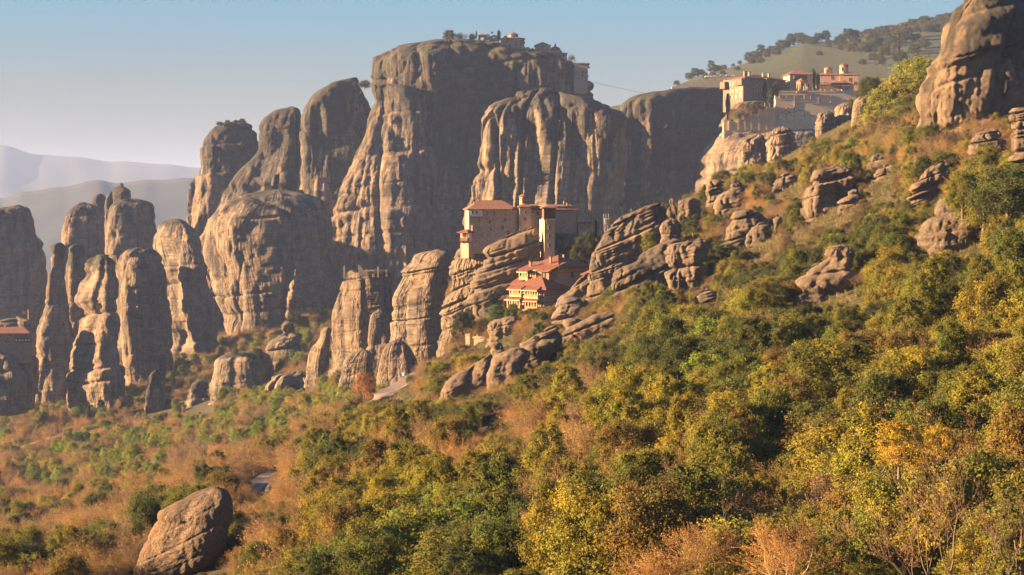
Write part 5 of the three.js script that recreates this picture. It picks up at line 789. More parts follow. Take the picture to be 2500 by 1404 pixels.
// ---------------------------------------------------------------- summit monastery
{
  const D = 985, s = metre(D), G = 'buildings of the summit monastery';
  const k = house('kiosk', 'tiny roofed kiosk among trees on the summit of the great wall', 'kiosk', 1177, 98, D, 0); box(k, 'wall', B.grey, -9 * s, -4 * s, -2, 12 * s, -4, 0); box(k, 'wall', B.grey, 4 * s, 9 * s, -2, 12 * s, -4, 0); box(k, 'lintel', B.grey, -4 * s + 0.003, 4 * s - 0.003, 8 * s, 12 * s, -4, -0.1); part(k, 'roof', hipG(-9 * s, 9 * s, -4, 0, 12.2 * s, 1.3, 0.3), B.oldTile);
  const c = house('church', 'summit church whose domed drum stands above a long dark block', 'church', 1253, 122, D, 0); box(c, 'wall', B.grey, -30 * s, 27 * s, -6, 28 * s, -10, 0); part(c, 'roof', hipG(-30 * s, 27 * s, -10, 0, 28 * s, 1.6, 0.5), B.oldTile);
  const dr = new THREE.CylinderGeometry(11.5 * s, 11.5 * s, 10 * s, 8); dr.translate(0, 34 * s, -5); part(c, 'drum', dr, B.rose); const dc = new THREE.ConeGeometry(14 * s, 6 * s, 8); dc.translate(0, 42 * s, -5); part(c, 'drum_roof', dc, B.oldTile); for (const a of [-1, 0, 1]) window_(c, a * 3.4 * s, 34 * s, -5 + 11.2 * s, 0.5, 1.5, { arch: true, frame: B.rose }); for (const a of [-20, -8, 6, 18]) window_(c, a * s, 12 * s, 0, 0.8, 1.4, { frame: B.grey });
  box(c, 'balcony', B.wood, 25 * s, 29 * s, 16 * s, 20 * s, -2, 0.6);
  const gb = house('hall', 'gabled hall right of the summit church', 'hall', 1325, 130, D, 0), sh = new THREE.Shape(); sh.moveTo(-18 * s, -8); sh.lineTo(18 * s, -8); sh.lineTo(18 * s, 19 * s); sh.lineTo(0, 26 * s); sh.lineTo(-18 * s, 19 * s); sh.closePath(); const gg = new THREE.ExtrudeGeometry(sh, { depth: 12, bevelEnabled: false }); gg.translate(0, 0, -12); part(gb, 'wall', gg, B.grey);
  for (const q of [-1, 1]) { const ro = boxG(0, 20.5 * s, 0, 0.25, -12.4, 0.5); ro.rotateZ(-q * 0); const pp = ro.attributes.position; for (let i = 0; i < pp.count; i++) { const xx = pp.getX(i); pp.setXYZ(i, q * xx, pp.getY(i) + 26.2 * s - xx * 7 / 18, pp.getZ(i)); } if (q < 0) { const ix = ro.index.array; for (let i = 0; i < ix.length; i += 3) { const t = ix[i]; ix[i] = ix[i + 1]; ix[i + 1] = t; } } ro.computeVertexNormals(); part(gb, 'roof', ro, B.oldTile); } window_(gb, 0, 14 * s, 0, 0.9, 1.6, { arch: true, frame: B.grey });
  const d = house('chapel', 'chapel with a rounded dome and lantern beside the gabled hall', 'chapel', 1356, 136, D, 0); box(d, 'wall', B.grey, -13 * s, 16 * s, -8, 13 * s, -8, 0); const dm = new THREE.SphereGeometry(13.5 * s, 14, 7, 0, Math.PI * 2, 0, Math.PI / 2); dm.scale(1, 0.8, 1); dm.translate(0, 13.2 * s, -4); part(d, 'dome', dm, B.oldTile); const ln = new THREE.CylinderGeometry(2.4 * s, 2.4 * s, 5 * s, 6); ln.translate(0, 25.5 * s, -4); part(d, 'lantern', ln, B.grey); const lr = new THREE.ConeGeometry(3.4 * s, 2.6 * s, 6); lr.translate(0, 29.2 * s, -4); part(d, 'lantern_roof', lr, B.oldTile);
  const e = house('house', 'low stepped house right of the domed chapel on the summit', 'house', 1374, 142, D, 0); box(e, 'wall', B.grey, -7 * s, 10 * s, -8, 12 * s, -7, 0); part(e, 'roof', hipG(-7 * s, 10 * s, -7, 0, 12 * s, 0.8, 0.5), B.oldTile); window_(e, 2 * s, 7 * s, 0, 0.8, 1.2, { frame: B.grey });
  const t = house('tower', 'cable tower hanging over the right edge of the summit', 'tower', 1418, 212, D - 5, 0); box(t, 'wall', B.grey, -16 * s, 17 * s, -4, 56 * s, -12, 0); part(t, 'roof', hipG(-18 * s, 19 * s, -12, 0, 56.2 * s, 0.9, 0.7, 4), B.oldTile); for (const [a, b] of [[5, 36], [12, 24], [4, 28], [12, 34]]) window_(t, a * s, b * s, 0, 0.7, 1.5, { frame: B.grey }); box(t, 'hoist', B.wood, 17 * s + 0.003, 23 * s, 46 * s, 48 * s, -4, -2); box(t, 'cabin', B.wood, 17 * s + 0.003, 20 * s, 48.1 * s, 54 * s, -5, -1);
  const a0 = at(1436, 197, D - 6), a1 = at(1700, 246, 970), cab = new THREE.CatmullRomCurve3([0, 0.25, 0.5, 0.75, 1].map((f) => a0.clone().lerp(a1, f).add(V(0, -3.0 * 4 * f * (1 - f) * 0.4, 0)))); const cm = mesh('cable', new THREE.TubeGeometry(cab, 24, 0.09, 4), B.iron); tag(cm, 'thin hoist cable strung from the cable tower across the gap', 'cable');
  const fp = house('flagpole', 'flagpole with a small flag on the summit between kiosk and church', 'flagpole', 1199, 97, D, 0); const pg = new THREE.CylinderGeometry(0.08, 0.1, 5, 6); pg.translate(0, 2.5, 0); part(fp, 'pole', pg, B.iron); box(fp, 'flag', std(0.1, 0.2, 0.5), 0.09, 1.4, 3.9, 4.9, -0.02, 0.02);
}
// ---------------------------------------------------------------- ruin on its pillar, and the house at the left edge
{
  const D = 556, s = metre(D), r = house('ruin', 'broken walls of a ruined hermitage along the top of the lit rock', 'ruin', 880, 668, D, 0), R = rngOf(9);
  for (const [a, b, t, bo] of [[838, 842, 652, 672], [842, 849, 664, 672], [874, 880, 647, 666], [880, 888, 651, 666], [888, 897, 660, 668], [908, 914, 660, 670], [921, 925, 652, 670], [941, 946, 660, 668]]) {
    for (let k = 0, y = (668 - bo) * s - 1; y < (668 - t) * s - 0.1; k++, y += 0.62) for (let x = a; x < b - 0.5; x += 4) { const x1 = Math.min(b, x + 4); if (y > (668 - t) * s - 0.9 && R() < 0.35) continue; box(r, 'stone', B.pale, (x - 880) * s + 0.01, (x1 - 880) * s - 0.01, y, y + 0.6, -0.7 - 0.1 * R(), 0.1 * R()); }
  }
  const h = house('monastery', 'red-roofed monastery house with a timber balcony at the left picture edge', 'monastery', 38, 860, 698, rad(6)), q = metre(698), X = (px) => (px - 38) * q, Y = (py) => (860 - py) * q;
  box(h, 'wall', B.rose, X(-30), X(66), -5, Y(814), -9, 0); part(h, 'roof', hipG(X(-30), X(72), -9, 0.8, Y(813), 2.5, 0.5, 6), B.tile);
  const bl = box(h, 'balcony', B.wood, X(38), X(78), Y(836), Y(833), 0.004, 1.8); for (let i = 0; i <= 8; i++) box(bl, 'post', B.wood, X(38.5 + i * 4.8), X(39.5 + i * 4.8), Y(833), Y(815), 1.6, 1.78); box(bl, 'railing', B.wood, X(38), X(78), Y(827), Y(825.5), 1.62, 1.74); for (let i = 0; i < 5; i++) box(bl, 'panel', B.white, X(40 + i * 7.6), X(44 + i * 7.6), Y(832), Y(827.5), 1.62, 1.7);
  box(h, 'wall', B.rose, X(66) + 0.004, X(77), Y(870), Y(815), -8, -0.1); for (const [px, py, w] of [[2, 820, 3], [16, 833, 2.4], [25, 818, 2.4], [54, 860, 3]]) window_(h, X(px), Y(py), 0, w * q, w * 1.5 * q, { frame: B.rose });
  chimney(h, X(53), Y(800), -3, 0.5, 0.6, B.white);
  const f = house('flagpole', 'white flagpole with a dull red flag on the dark knoll at the left edge', 'flagpole', 69, 779, 720, 0); const pg = new THREE.CylinderGeometry(0.13, 0.16, 4.6, 6); pg.translate(0, 2.1, 0); part(f, 'pole', pg, B.trim); box(f, 'flag', std(0.25, 0.06, 0.05), -2.8, -1.2, 2.2, 3.5, -0.03, 0.03); box(f, 'cord', B.iron, -2.8, -0.1, 3.5, 3.54, -0.02, 0.02);
}
// ---------------------------------------------------------------- roads, poles, lamps, flags
function road(name, label, pts, w0, mat, lift = 0.25) { // pts: [px, py, d]
  const P = pts.map((p) => { const q = at(...p); q.y = Math.max(height(q.x, q.z) + lift, Math.min(q.y, height(q.x, q.z) + 2.5)); return q; }), c = new THREE.CatmullRomCurve3(P), N = 60, pos = [], uv = [], idx = [], edge = [[], []];
  for (let i = 0; i <= N; i++) { const p = c.getPoint(i / N), t = c.getTangent(i / N).setY(0).normalize(), n = V(-t.z, 0, t.x); for (const k of [-1, 1]) { const q = p.clone().addScaledVector(n, k * w0 / 2); pos.push(q.x, q.y, q.z); uv.push(k * w0 / 2, i / N * c.getLength()); edge[(k + 1) / 2].push(q); } if (i < N) { const a = i * 2; idx.push(a, a + 1, a + 2, a + 1, a + 3, a + 2); } }
  for (const k of [0, 1]) { const o = pos.length / 3; for (let i = 0; i <= N; i++) { const q = edge[k][i]; pos.push(q.x, q.y, q.z, q.x, q.y - 3.5, q.z); uv.push(0, i, 3.5, i); if (i < N) { const a = o + i * 2; idx.push(a, a + 1, a + 2, a + 1, a + 3, a + 2); } } }
  const g = new THREE.BufferGeometry(); g.setAttribute('position', new THREE.Float32BufferAttribute(pos, 3)); g.setAttribute('uv', new THREE.Float32BufferAttribute(uv, 2)); g.setIndex(idx); g.computeVertexNormals(); if (g.attributes.normal.getY(20) < 0) { for (let i = 0; i < idx.length; i += 3) [idx[i], idx[i + 1]] = [idx[i + 1], idx[i]]; g.setIndex(idx); g.computeVertexNormals(); }
  const m = struct(name, g, mat, label); return { curve: c, edge, m };
}
const asphalt = new THREE.MeshStandardMaterial({ color: rgb(0.15, 0.13, 0.13), map: texPlaster, roughness: 0.9 });
{
  const r1 = road('road', 'asphalt road bend below the bare slab', [[860, 982, 418], [925, 966, 417], [975, 952, 424], [1030, 946, 432], [1080, 944, 440]], 9, asphalt, 0.5);
  const paint = std(0.55, 0.52, 0.5), lg = []; for (let i = 4; i < 54; i++) { const a = r1.curve.getPoint(i / 60), b = r1.curve.getPoint((i + 1) / 60), g = boxG(-0.08, 0.08, 0, 0.02, 0, a.distanceTo(b)); g.lookAt(b.clone().sub(a)); g.translate(a.x, a.y + 0.02, a.z); lg.push(g); }
  struct('road_marking', mergeGeometries(lg), paint, 'white centre line of the road bend');
  const r2 = road('road', 'lower road curve with white edge stones among brown trees', [[740, 1136, 292], [700, 1150, 287], [662, 1164, 280], [632, 1184, 272], [618, 1206, 264], [620, 1228, 256]], 4.6, asphalt, 0.35);
  let k = 0; for (let i = 6; i < 54; i += 2) { const e = r2.edge[0][i], e2 = r2.edge[0][i + 1], o = thing('kerb_stone', 'white kerb stone in the row along the outer edge of the lower road curve', 'kerb stone', e.clone(), Math.atan2(e2.x - e.x, e2.z - e.z), 'white kerb stones of the lower road'); box(o, 'block', B.white, -0.25, 0.25, -0.6, 0.62, 0, e.distanceTo(e2) * 1.25); k++; }
  road('path', 'pale dirt track across the shaded wood at far left', [[40, 1050, 640], [110, 1032, 650], [170, 1024, 660]], 3, earthMat, 0.9);
  road('path', 'thin track on the wooded slope below the banded pillar', [[215, 950, 740], [246, 975, 715], [252, 1005, 695]], 3, earthMat, 0.9);
  road('road', 'valley road seen as a thin pale line at lower left', [[-20, 1240, 420], [60, 1246, 412], [130, 1243, 412], [210, 1240, 412]], 3.5, std(0.4, 0.36, 0.32), 0.7);
  // stone by the lamp and the low wall at the bend
  const lw = house('wall', 'low pale wall beside the globe lamp at the road bend', 'wall', 965, 941, 432, 0.1); box(lw, 'wall', B.pale, 0, 4.5, -0.5, 0.7, -0.4, 0);
  const lamp = house('street_lamp', 'globe street lamp beside the road bend', 'street lamp', 986, 940, 431, 0); const lp = new THREE.CylinderGeometry(0.07, 0.1, 2.6, 8); lp.translate(0, 1.3, 0); part(lamp, 'pole', lp, B.iron); const gl = new THREE.SphereGeometry(0.42, 14, 10); gl.translate(0, 2.95, 0); part(lamp, 'globe', gl, std(0.8, 0.8, 0.8, { roughness: 0.3 }));
}
function pole(label, px, py, d, h, arms = 0, lean = 0, box_ = false) {
  const p = at(px, py, d); p.y = Math.min(p.y, height(p.x, p.z) + 1.5); const top = at(px, py - h, d), H = top.y - p.y, o = thing('utility_pole', label, 'utility pole', p, 0); o.rotation.z = lean;
  const g = new THREE.CylinderGeometry(0.1, 0.16, H + 1, 7); g.translate(0, H / 2 - 0.5, 0); part(o, 'pole', g, B.wood); for (let i = 0; i < arms; i++) box(o, 'crossarm', B.wood, -1.1, 1.1, H - 0.5 - i * 1.0, H - 0.36 - i * 1.0, 0.16, 0.28); for (let i = 0; i < arms * 3; i++) box(o, 'insulator', B.white, -0.95 + (i % 3) * 0.9, -0.85 + (i % 3) * 0.9, H - 0.36 - Math.floor(i / 3), H - 0.16 - Math.floor(i / 3), 0.17, 0.27); if (box_) box(o, 'transformer', B.iron, -0.35, 0.35, H - 4.2, H - 3.0, 0.18, 0.8);
  return o;
}
pole('tall thin pole left of the road bend in front of the lit rocks', 893, 970, 415, 100);
pole('slightly leaning pole beside the bare sloping slab', 1046, 892, 440, 62, 0, 0.05);
pole('pole with two crossarms and a grey box at the lower left', 95, 1325, 300, 62, 2, 0, true);
pole('taller pole with one crossarm right of the boxed pole at lower left', 144, 1325, 292, 78, 1);
pole('short thin pole right of the two armed poles at lower left', 180, 1304, 300, 40, 0);
pole('slim pole standing in the brown wood behind the slanting boulder', 473, 1182, 375, 40, 0);
{ // three flags by the cypress
  for (const [dx, tilt, c, name] of [[-4, 0.06, 0xe8e4dc, 'white flag hanging from the left pole by the cypress'], [2, 0.0, 0xe8e4dc, 'white flag hanging from the middle pole by the cypress'], [9, -0.06, 0xd8a83a, 'yellow flag hanging from the right pole by the cypress']]) {
    const o = house('flagpole', name, 'flagpole', 1478 + dx * 0.6, 560, 396, 0); o.rotation.z = tilt; const g = new THREE.CylinderGeometry(0.035, 0.05, 4.6, 6); g.translate(0, 1.6, 0); part(o, 'pole', g, B.white);
    const fg = new THREE.PlaneGeometry(0.55, 1.5, 4, 6), p = fg.attributes.position; for (let i = 0; i < p.count; i++) p.setXYZ(i, p.getX(i) * 0.6 + 0.2, p.getY(i) + 2.0, 0.12 * Math.sin(p.getX(i) * 12)); fg.computeVertexNormals(); part(o, 'flag', fg, new THREE.MeshStandardMaterial({ color: c, roughness: 0.9, side: THREE.DoubleSide }));
  }
}
// ---------------------------------------------------------------- single trees and ivy
const OAK = KINDS.oak, BARE = KINDS.bare, FRESH = KINDS.fresh;
const orangeTwig = twigMat(0.225, 0.135, 0.052), goldLeaf = leafMat(0.34, 0.25, 0.02, 0.45);
const hillLeaf = [leafMat(0.040, 0.055, 0.020), leafMat(0.055, 0.068, 0.024), leafMat(0.035, 0.050, 0.022)];
function one(name, label, category, kind, sh, mat, px, py, d, hpx, wide = 1, group) { // foot at px, py; height in pixels
  const K = kind === 'cyp' ? { shapes: CYP, bark: barkMat } : KINDS[kind], q = K.shapes[sh % K.shapes.length]; q.h ??= (q.crown.computeBoundingBox(), q.crown.boundingBox.max.y);
  const k = hpx * metre(d) / q.h, t = tree(name, label, category, q, mat, K.bark, at(px, py, d), [k * wide, k, k * wide], (px * 7.7) % 6.28, group); return t;
}
one('cypress', 'dark cypress beside the terrace wall and the flags', 'cypress', 'cyp', 0, cypMat, 1456, 586, 404, 48, 1.5);
one('cypress', 'slim cypress at the left end of the hilltop monastery', 'cypress', 'cyp', 1, cypMat, 1777, 300, 838, 72, 1.0);
one('cypress', 'dark cypress standing between pavilion and church', 'cypress', 'cyp', 0, cypMat, 1988, 226, 842, 52, 1.4);
one('cypress', 'smaller cypress touching the one by the pavilion', 'cypress', 'cyp', 1, cypMat, 1997, 226, 846, 46, 1.3);
one('evergreen_tree', 'big dark conifer in front of the arcaded monastery wing', 'tree', 'oak', 4, hillLeaf[2], 1880, 258, 832, 52, 0.8);
one('evergreen_tree', 'pointed conifer behind the big dark conifer', 'tree', 'cyp', 1, hillLeaf[2], 1868, 256, 834, 52, 2.2);
one('evergreen_tree', 'leaning conifer above the left corner of the terrace wall', 'tree', 'oak', 2, hillLeaf[2], 1893, 238, 834, 40, 0.8);
one('bare_tree', 'reddish leafless tree in the monastery garden under the arcades', 'tree', 'bare', 1, BARE.mats[2], 1800, 296, 836, 36, 1.2);
one('bare_tree', 'leafless tree in the monastery garden next to the cross', 'tree', 'bare', 2, BARE.mats[2], 1820, 282, 836, 34, 1.1);
for (const [i, [px, py, hh]] of [[1790, 285, 18], [1835, 272, 20], [1850, 282, 18], [1862, 268, 16], [1812, 268, 16]].entries()) one('shrub', ['dark shrub by the cypress on the garden bank', 'dark shrub in the middle of the garden bank', 'shrub above the garden wall piers', 'shrub at the right end of the garden bank', 'shrub at the top of the garden bank'][i], 'shrub', 'oak', i, OAK.mats[i % 2 ? 0 : 3], px, py, 838, hh, 1.3);
one('shrub', 'bright green shrub in the monastery garden', 'shrub', 'fresh', 1, FRESH.mats[2], 1800, 292, 834.5, 20, 1.5);
one('evergreen_tree', 'large round dark evergreen right of the hilltop monastery', 'tree', 'oak', 5, OAK.mats[3], 2125, 242, 475, 60, 1.25);
one('evergreen_tree', 'small evergreen left of the large round one above the smooth boulders', 'tree', 'oak', 2, OAK.mats[1], 2076, 262, 500, 22, 1.0);
for (const [i, [px, py, h]] of [[2232, 262, 128], [2196, 292, 122], [2160, 318, 108], [2212, 322, 100], [2252, 228, 92], [2132, 342, 78]].entries()) one('leafing_tree', ['tall spring-green tree against the bluff, uppermost of the light green clump', 'tall spring-green tree in the middle of the light green clump', 'spring-green tree at the left front of the light green clump', 'spring-green tree low at the right of the light green clump', 'small spring-green tree high beside the bluff', 'small spring-green tree at the foot of the light green clump'][i], 'tree', 'fresh', i, FRESH.mats[i % 2], px, py, 405 - i * 4, h, 1.15);
for (const [i, [px, py, h]] of [[2080, 400, 70], [2072, 420, 48], [2096, 372, 44]].entries()) one('leafing_tree', ['vivid green young tree above the stacked tower', 'vivid green bush left of the young tree above the stacked tower', 'vivid green small tree right of the young tree above the stacked tower'][i], 'tree', 'fresh', i + 1, FRESH.mats[2], px, py, 372 + i * 6, h, 0.9);
one('leafing_tree', 'yellow-green tree left of the stacked tower', 'tree', 'fresh', 0, FRESH.mats[1], 1972, 462, 352, 62, 0.8);
one('leafing_tree', 'yellow-green tree rising behind the two-headed rock', 'tree', 'fresh', 2, FRESH.mats[0], 1842, 458, 420, 58, 1.2);
one('evergreen_tree', 'dark flat-topped evergreen behind the small nodding rock', 'tree', 'oak', 3, OAK.mats[3], 1765, 452, 425, 40, 1.3);
one('evergreen_tree', 'very dark evergreen in the hollow right of the balanced rock', 'tree', 'oak', 4, OAK.mats[3], 1692, 572, 330, 50, 1.4);
one('evergreen_tree', 'evergreen against the lower slab left of the balanced rock', 'tree', 'oak', 1, OAK.mats[1], 1585, 622, 318, 60, 0.85);
one('evergreen_tree', 'broad dark evergreen in shade right of the capped block', 'tree', 'oak', 6, OAK.mats[3], 1765, 660, 296, 70, 1.2);
for (const [i, [px, py, h, m]] of [[2400, 540, 170, 1], [2350, 500, 110, 1], [2460, 520, 150, 3], [2440, 640, 140, 2]].entries()) one('evergreen_tree', ['large dense evergreen tree above the broad dark boulder', 'evergreen leaning over the books-like slabs from the right', 'darkest large evergreen at the right edge above the boulder', 'tall light evergreen right of the broad dark boulder'][i], 'tree', 'oak', i + 1, OAK.mats[m], px, py + 20, 205 - i * 8, h, 1.1);
one('pine_tree', 'blue-green pine in front of the balcony house', 'pine', 'oak', 3, leafMat(0.055, 0.095, 0.03), 1215, 790, 380, 52, 0.95);
one('pine_tree', 'pine touching the left balconies of the balcony house', 'pine', 'oak', 5, leafMat(0.06, 0.095, 0.028), 1252, 782, 379, 46, 0.9);
one('pine_tree', 'small pointed pine left of the balcony house', 'pine', 'cyp', 1, leafMat(0.05, 0.085, 0.03), 1208, 774, 382, 50, 2.2);
for (const [i, [px, py, h]] of [[1128, 832, 84], [1145, 815, 60], [1112, 838, 60]].entries()) one('ivy', ['dark ivy hanging over the shaded foot of the crag', 'ivy spreading right of the dark ivy on the crag foot', 'ivy on the lit edge of the crag foot'][i], 'ivy', 'oak', i + 2, hillLeaf[2], px, py + 6, 404, h, 0.75);
for (const [i, [px, py, h]] of [[1425, 640, 74], [1408, 648, 56], [1440, 618, 60]].entries()) one('ivy', ['very dark ivy mound under the terrace wall right of the tower', 'ivy at the left edge of the dark mound by the tower', 'ivy beneath the cypress on the terrace wall'][i], 'ivy', 'oak', i + 1, hillLeaf[2], px, py, 412, h, 0.85);
one('leafing_tree', 'orange-leaved tree beside the road bend', 'tree', 'fresh', 0, leafMat(0.30, 0.15, 0.05, 0.5), 890, 972, 412, 66, 1.1);
for (const [i, [px, py, d, hh, w]] of [[1528, 1335, 96, 150, 1.05], [1735, 1420, 84, 170, 1.0], [1925, 1440, 78, 190, 1.2], [1320, 1330, 108, 140, 1.0], [2440, 1170, 92, 150, 1.1], [2330, 1230, 84, 150, 1.0], [1600, 1460, 84, 150, 1.1]].entries()) one('bare_tree', ['glowing orange-brown leafless tree standing clear right of bottom centre', 'orange leafless tree at the bottom edge, left of the widest one', 'widest orange leafless tree at the bottom edge', 'orange-brown leafless tree among evergreens left of bottom centre', 'orange leafless tree near the right edge above the budding tree', 'orange leafless tree behind the large budding tree', 'low orange leafless bush on the bottom edge'][i], 'tree', 'bare', i, i % 2 ? BARE.mats[1] : orangeTwig, px, py, d, hh, w);
for (const [i, [px, py, d, hh]] of [[2195, 1150, 74, 130], [2290, 1120, 82, 90], [1630, 1130, 128, 70]].entries()) one('leafing_tree', ['golden-yellow young tree behind the large budding tree', 'second golden-yellow young tree right of the first', 'bright yellow-green bush in the wood right of centre'][i], 'tree', 'fresh', i, goldLeaf, px, py, d, hh, 1.2);
// bushes on summits
for (const [i, [px, py, d, h, k, w]] of [[1096, 99, 985, 27, 'oak', 1.2], [1117, 99, 985, 22, 'bare', 1], [1130, 99, 985, 21, 'bare', 0.9], [1153, 99, 984, 18, 'oak', 0.9], [1163, 98, 984, 22, 'cyp', 1.4], [1191, 100, 984, 18, 'fresh', 0.9], [1205, 103, 984, 18, 'oak', 1.3], [1218, 104, 984, 30, 'cyp', 1.8], [1234, 106, 982, 20, 'oak', 1.1], [1275, 112, 980, 18, 'cyp', 1.2], [1288, 124, 980, 10, 'oak', 1.5], [1300, 126, 980, 9, 'oak', 1.4], [1394, 152, 982, 24, 'bare', 0.9]].entries()) one(k === 'bare' ? 'bare_tree' : k === 'cyp' ? 'conifer' : 'evergreen_tree', ['round evergreen at the left end of the summit row', 'leafless tree right of the round evergreen on the summit', 'second leafless tree on the summit row', 'low evergreen left of the kiosk on the summit', 'narrow conifer touching the kiosk on the summit', 'pale leafing bush right of the kiosk on the summit', 'dark bush left of the tall summit conifer', 'tall ragged conifer between kiosk and summit church', 'bush at the foot of the summit church', 'small conifer right of the summit church drum', 'low bush left of the gabled hall', 'tiny bush at the gabled hall wall', 'thin leafless tree above the cable tower'][i], k === 'cyp' ? 'conifer' : 'tree', k, i, k === 'bare' ? BARE.mats[2] : hillLeaf[i % 3], px, py, d, h, w);
for (const [i, [px, py, d, h, w]] of [[536, 306, 1080, 12, 1.6], [556, 302, 1080, 12, 1.6], [576, 300, 1078, 10, 1.5], [592, 300, 1078, 14, 1.1], [297, 458, 1042, 14, 1.3], [310, 492, 955, 10, 1.8], [345, 498, 950, 12, 1.6], [364, 510, 950, 14, 1.4], [292, 520, 948, 20, 1.3], [690, 463, 925, 22, 1.2], [660, 468, 925, 18, 1.6], [735, 474, 925, 14, 1.7], [890, 214, 1012, 22, 1.3], [882, 240, 1010, 20, 1.2], [258, 628, 735, 10, 1.6], [347, 607, 785, 7, 2.2], [242, 755, 712, 20, 0.9], [848, 664, 552, 10, 1.8], [868, 664, 552, 9, 2], [905, 668, 554, 9, 2.2], [935, 668, 556, 8, 2], [600, 872, 655, 14, 1.8], [575, 866, 655, 20, 1.4], [630, 868, 655, 22, 1.3], [720, 790, 690, 30, 1.3], [740, 800, 690, 34, 1.4], [640, 800, 700, 26, 1.3], [1562, 500, 340, 9, 2.2], [1310, 830, 266, 14, 1.6]].entries()) one('shrub', ['on the tall blue slab, leftmost of four', 'on the tall blue slab, second of four', 'on the tall blue slab, third of four', 'on the tall blue slab, rightmost of four', 'crowning the tallest left pillar', 'at the left rim of the dark split pillar', 'in the middle of the rim of the dark split pillar', 'at the right rim of the dark split pillar', 'in the cleft of the dark split pillar', 'below the dark dome on the lower massif', 'left of the dark dome on the lower massif', 'right of the dark dome on the lower massif', 'in the notch of the great wall', 'lower down in the notch of the great wall', 'on top of the bright banded pillar', 'on top of the smooth shaded pillar', 'in the cleft under the nose-like overhang', 'among the ruin walls, leftmost', 'among the ruin walls, left of the middle', 'among the ruin walls, right of the middle', 'among the ruin walls, rightmost', 'on the fluted low cliff in the middle', 'on the left rim of the fluted low cliff', 'on the right rim of the fluted low cliff', 'above the blocky rock on the wooded rise', 'right of the blocky rock on the wooded rise', 'left of the blocky rock on the wooded rise', 'growing on the long tilted slab stack', 'growing on the ragged ledge'][i].replace(/^/, 'dark shrub '), 'shrub', 'oak', i, hillLeaf[i % 3], px, py + 2, d, h, w);
// the big leafless tree close to the camera in the lower right corner
{
  const r = rngOf(909), list = [], s = new Soup(), D = 46, base = at(2290, 1500, D), loc = (px, py, dz = 0) => at(px, py, D + dz).sub(base);
  const grow = (a, dir, len, rad_, lvl) => {
    const mid = a.clone().addScaledVector(dir, len * 0.5).add(unit(r).multiplyScalar(len * 0.07)), b = a.clone().addScaledVector(dir, len).add(V(0, len * 0.05, 0));
    if (lvl < 4) list.push([[a, mid, b], rad_, rad_ * 0.55]); else s.blade(a, b, rad_, [1, 0.95, 0.9]);
    if (lvl >= 6) { if (r() < 0.8) { const d = dir.clone(); s.leaf(b.clone().addScaledVector(d, 0.02), unit(r).cross(d).normalize().multiplyScalar(0.012), d.multiplyScalar(0.03), dir, [1.6, 1.2, 0.6]); } return; }
    const n = lvl < 2 ? 3 : r() < 0.5 ? 3 : 2;
    for (let i = 0; i < n; i++) { const t = i === n - 1 ? b : a.clone().lerp(b, 0.45 + 0.5 * r()), d = dir.clone().add(unit(r).multiplyScalar(0.62)).add(V(0, 0.18, 0)).normalize(); grow(t, d, len * (0.62 + 0.22 * r()), Math.max(0.0035, rad_ * (i === n - 1 ? 0.6 : 0.42)), lvl + 1); }
  };
  for (const [x, y, dx, dy, dz, L, R0] of [[0, 0, -0.35, 1, 0.1, 1.5, 0.045], [0.1, 0, 0.25, 1, -0.1, 1.6, 0.05], [0.9, -0.3, 0.3, 1, 0.2, 1.5, 0.04], [-0.6, -0.2, -0.15, 1, 0.2, 1.2, 0.035], [1.9, -0.3, 0.1, 1, 0, 1.3, 0.04]]) grow(V(x, y, 0), V(dx, dy, dz).normalize(), L, R0, 0);
  const t = thing('bare_tree', 'large leafless tree with thin pale budding twigs in the lower right corner', 'tree', base); mesh('branches', limbs(list, 5), std(0.10, 0.072, 0.052), t); mesh('twigs', s.build(), twigMat(0.13, 0.09, 0.055), t);
}
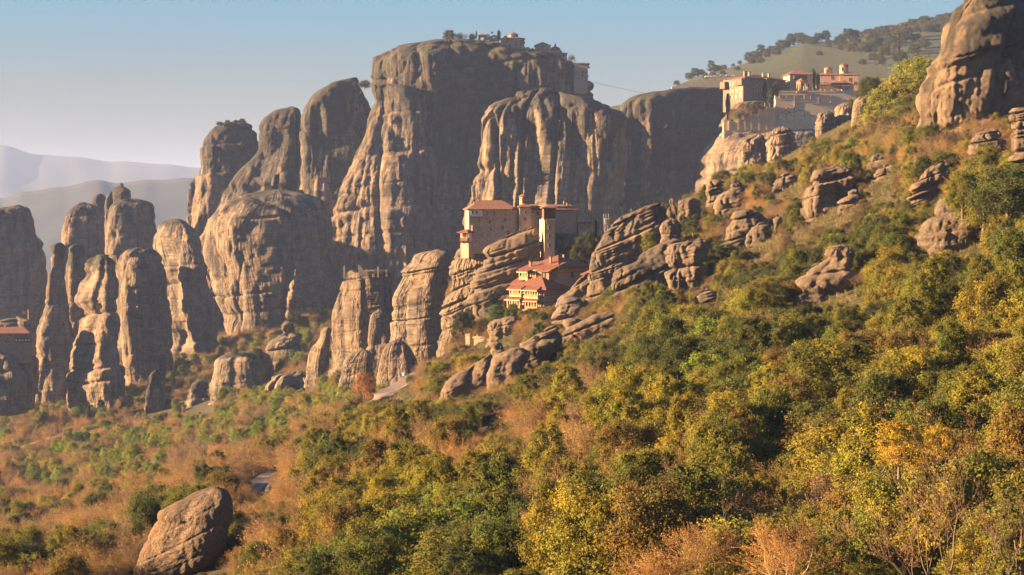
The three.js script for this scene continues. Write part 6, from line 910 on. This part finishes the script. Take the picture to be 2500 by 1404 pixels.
// ---------------------------------------------------------------- shrubs of the grassy hill
{
  const r = rngOf(616), spots = [];
  for (const [px, t, h] of [[1652, 0.98, 15], [1682, 1, 18], [1697, 1, 20], [1712, 1.0, 17], [1736, 1.0, 24], [1752, 1.02, 20], [1768, 0.95, 16], [1790, 0.98, 9], [1806, 1.0, 9], [1828, 1.0, 20], [1843, 1.0, 25], [1858, 1.0, 26], [1836, 0.86, 16], [1856, 0.8, 20], [1884, 0.97, 24], [1896, 0.88, 20], [1872, 0.92, 17], [1910, 1.0, 28], [1930, 1.0, 26], [1950, 1.0, 28], [1968, 0.95, 26], [1985, 0.9, 24], [1996, 1.0, 20], [2016, 1, 22], [2000, 0.62, 13], [2022, 0.8, 18], [2048, 0.85, 24], [2060, 0.7, 30], [2080, 0.6, 28], [2070, 0.99, 26], [2092, 0.62, 26], [2110, 0.55, 30], [2125, 0.75, 22], [2140, 0.62, 30], [2160, 0.66, 32], [2178, 0.56, 34], [2200, 0.62, 34], [2215, 0.7, 28], [2235, 0.62, 22], [2190, 0.4, 28], [2160, 0.42, 24], [2130, 0.36, 24], [2230, 0.35, 30], [2255, 0.45, 26], [1985, 0.2, 9], [2105, 0.3, 16], [2150, 0.2, 26], [2200, 0.2, 28], [2240, 0.16, 26], [1740, 0.75, 14], [1765, 0.6, 14], [1722, 0.7, 13], [1800, 0.72, 12]]) spots.push([px, t, h]);
  spots.forEach(([px, t, h], i) => { const p = hillAt(px, t), d = -p.z, sh = OAK.shapes[i % 7], k = h * metre(d) / 5.0, l = px < 1775 ? 'on the left shoulder of the grassy hill above the road wall' : px < 1990 ? 'on the skyline of the grassy hill above the arcaded monastery' : px < 2100 ? 'on the open grass above the hilltop church' : 'in the thicket on the right part of the grassy hill'; const o = tree('hill_shrub', 'round dark green shrub ' + l, 'shrub', sh, hillLeaf[i % 3], barkMat, p, [k * 1.35, k, k * 1.35], i * 1.7, 'shrubs ' + l); });
  // dense wood along the crest
  const w = thing('wood', 'leafless and evergreen wood on the crest of the grassy hill', undefined, V(0, 0, 0)); w.userData.kind = 'stuff';
  for (const [kind, n, col, lo, hi] of [['bare', 420, [0.13, 0.10, 0.085], 0.8, 1.25], ['oak', 240, [0.042, 0.055, 0.022], 0.62, 1.05]]) {
    const im = new THREE.InstancedMesh(KINDS[kind].shapes[0].crown, kind === 'bare' ? twigMat(1, 1, 1) : leafMat(1, 1, 1), n), M = new THREE.Matrix4(), q = new THREE.Quaternion(); im.name = 'crowns'; let k = 0;
    while (k < n) { const px = lerp(kind === 'bare' ? 2080 : 1990, 2420, Math.pow(r(), 0.8)), t = lerp(lo, hi, r()); if (t < lerp(1.05, 0.72, (px - 2000) / 340)) { if (r() < 0.97) continue; } const p = hillAt(px, t), s = (kind === 'bare' ? 1.1 : 1.3) * (0.8 + 0.6 * r()); M.compose(p, q.setFromAxisAngle(V(0, 1, 0), r() * 6.28), V(s * 1.3, s, s * 1.3)); im.setMatrixAt(k, M); const g = 0.75 + 0.5 * r(); im.setColorAt(k, rgb(col[0] * g, col[1] * g, col[2] * g)); k++; }
    w.add(im);
  }
}
renderer.render(scene, camera);
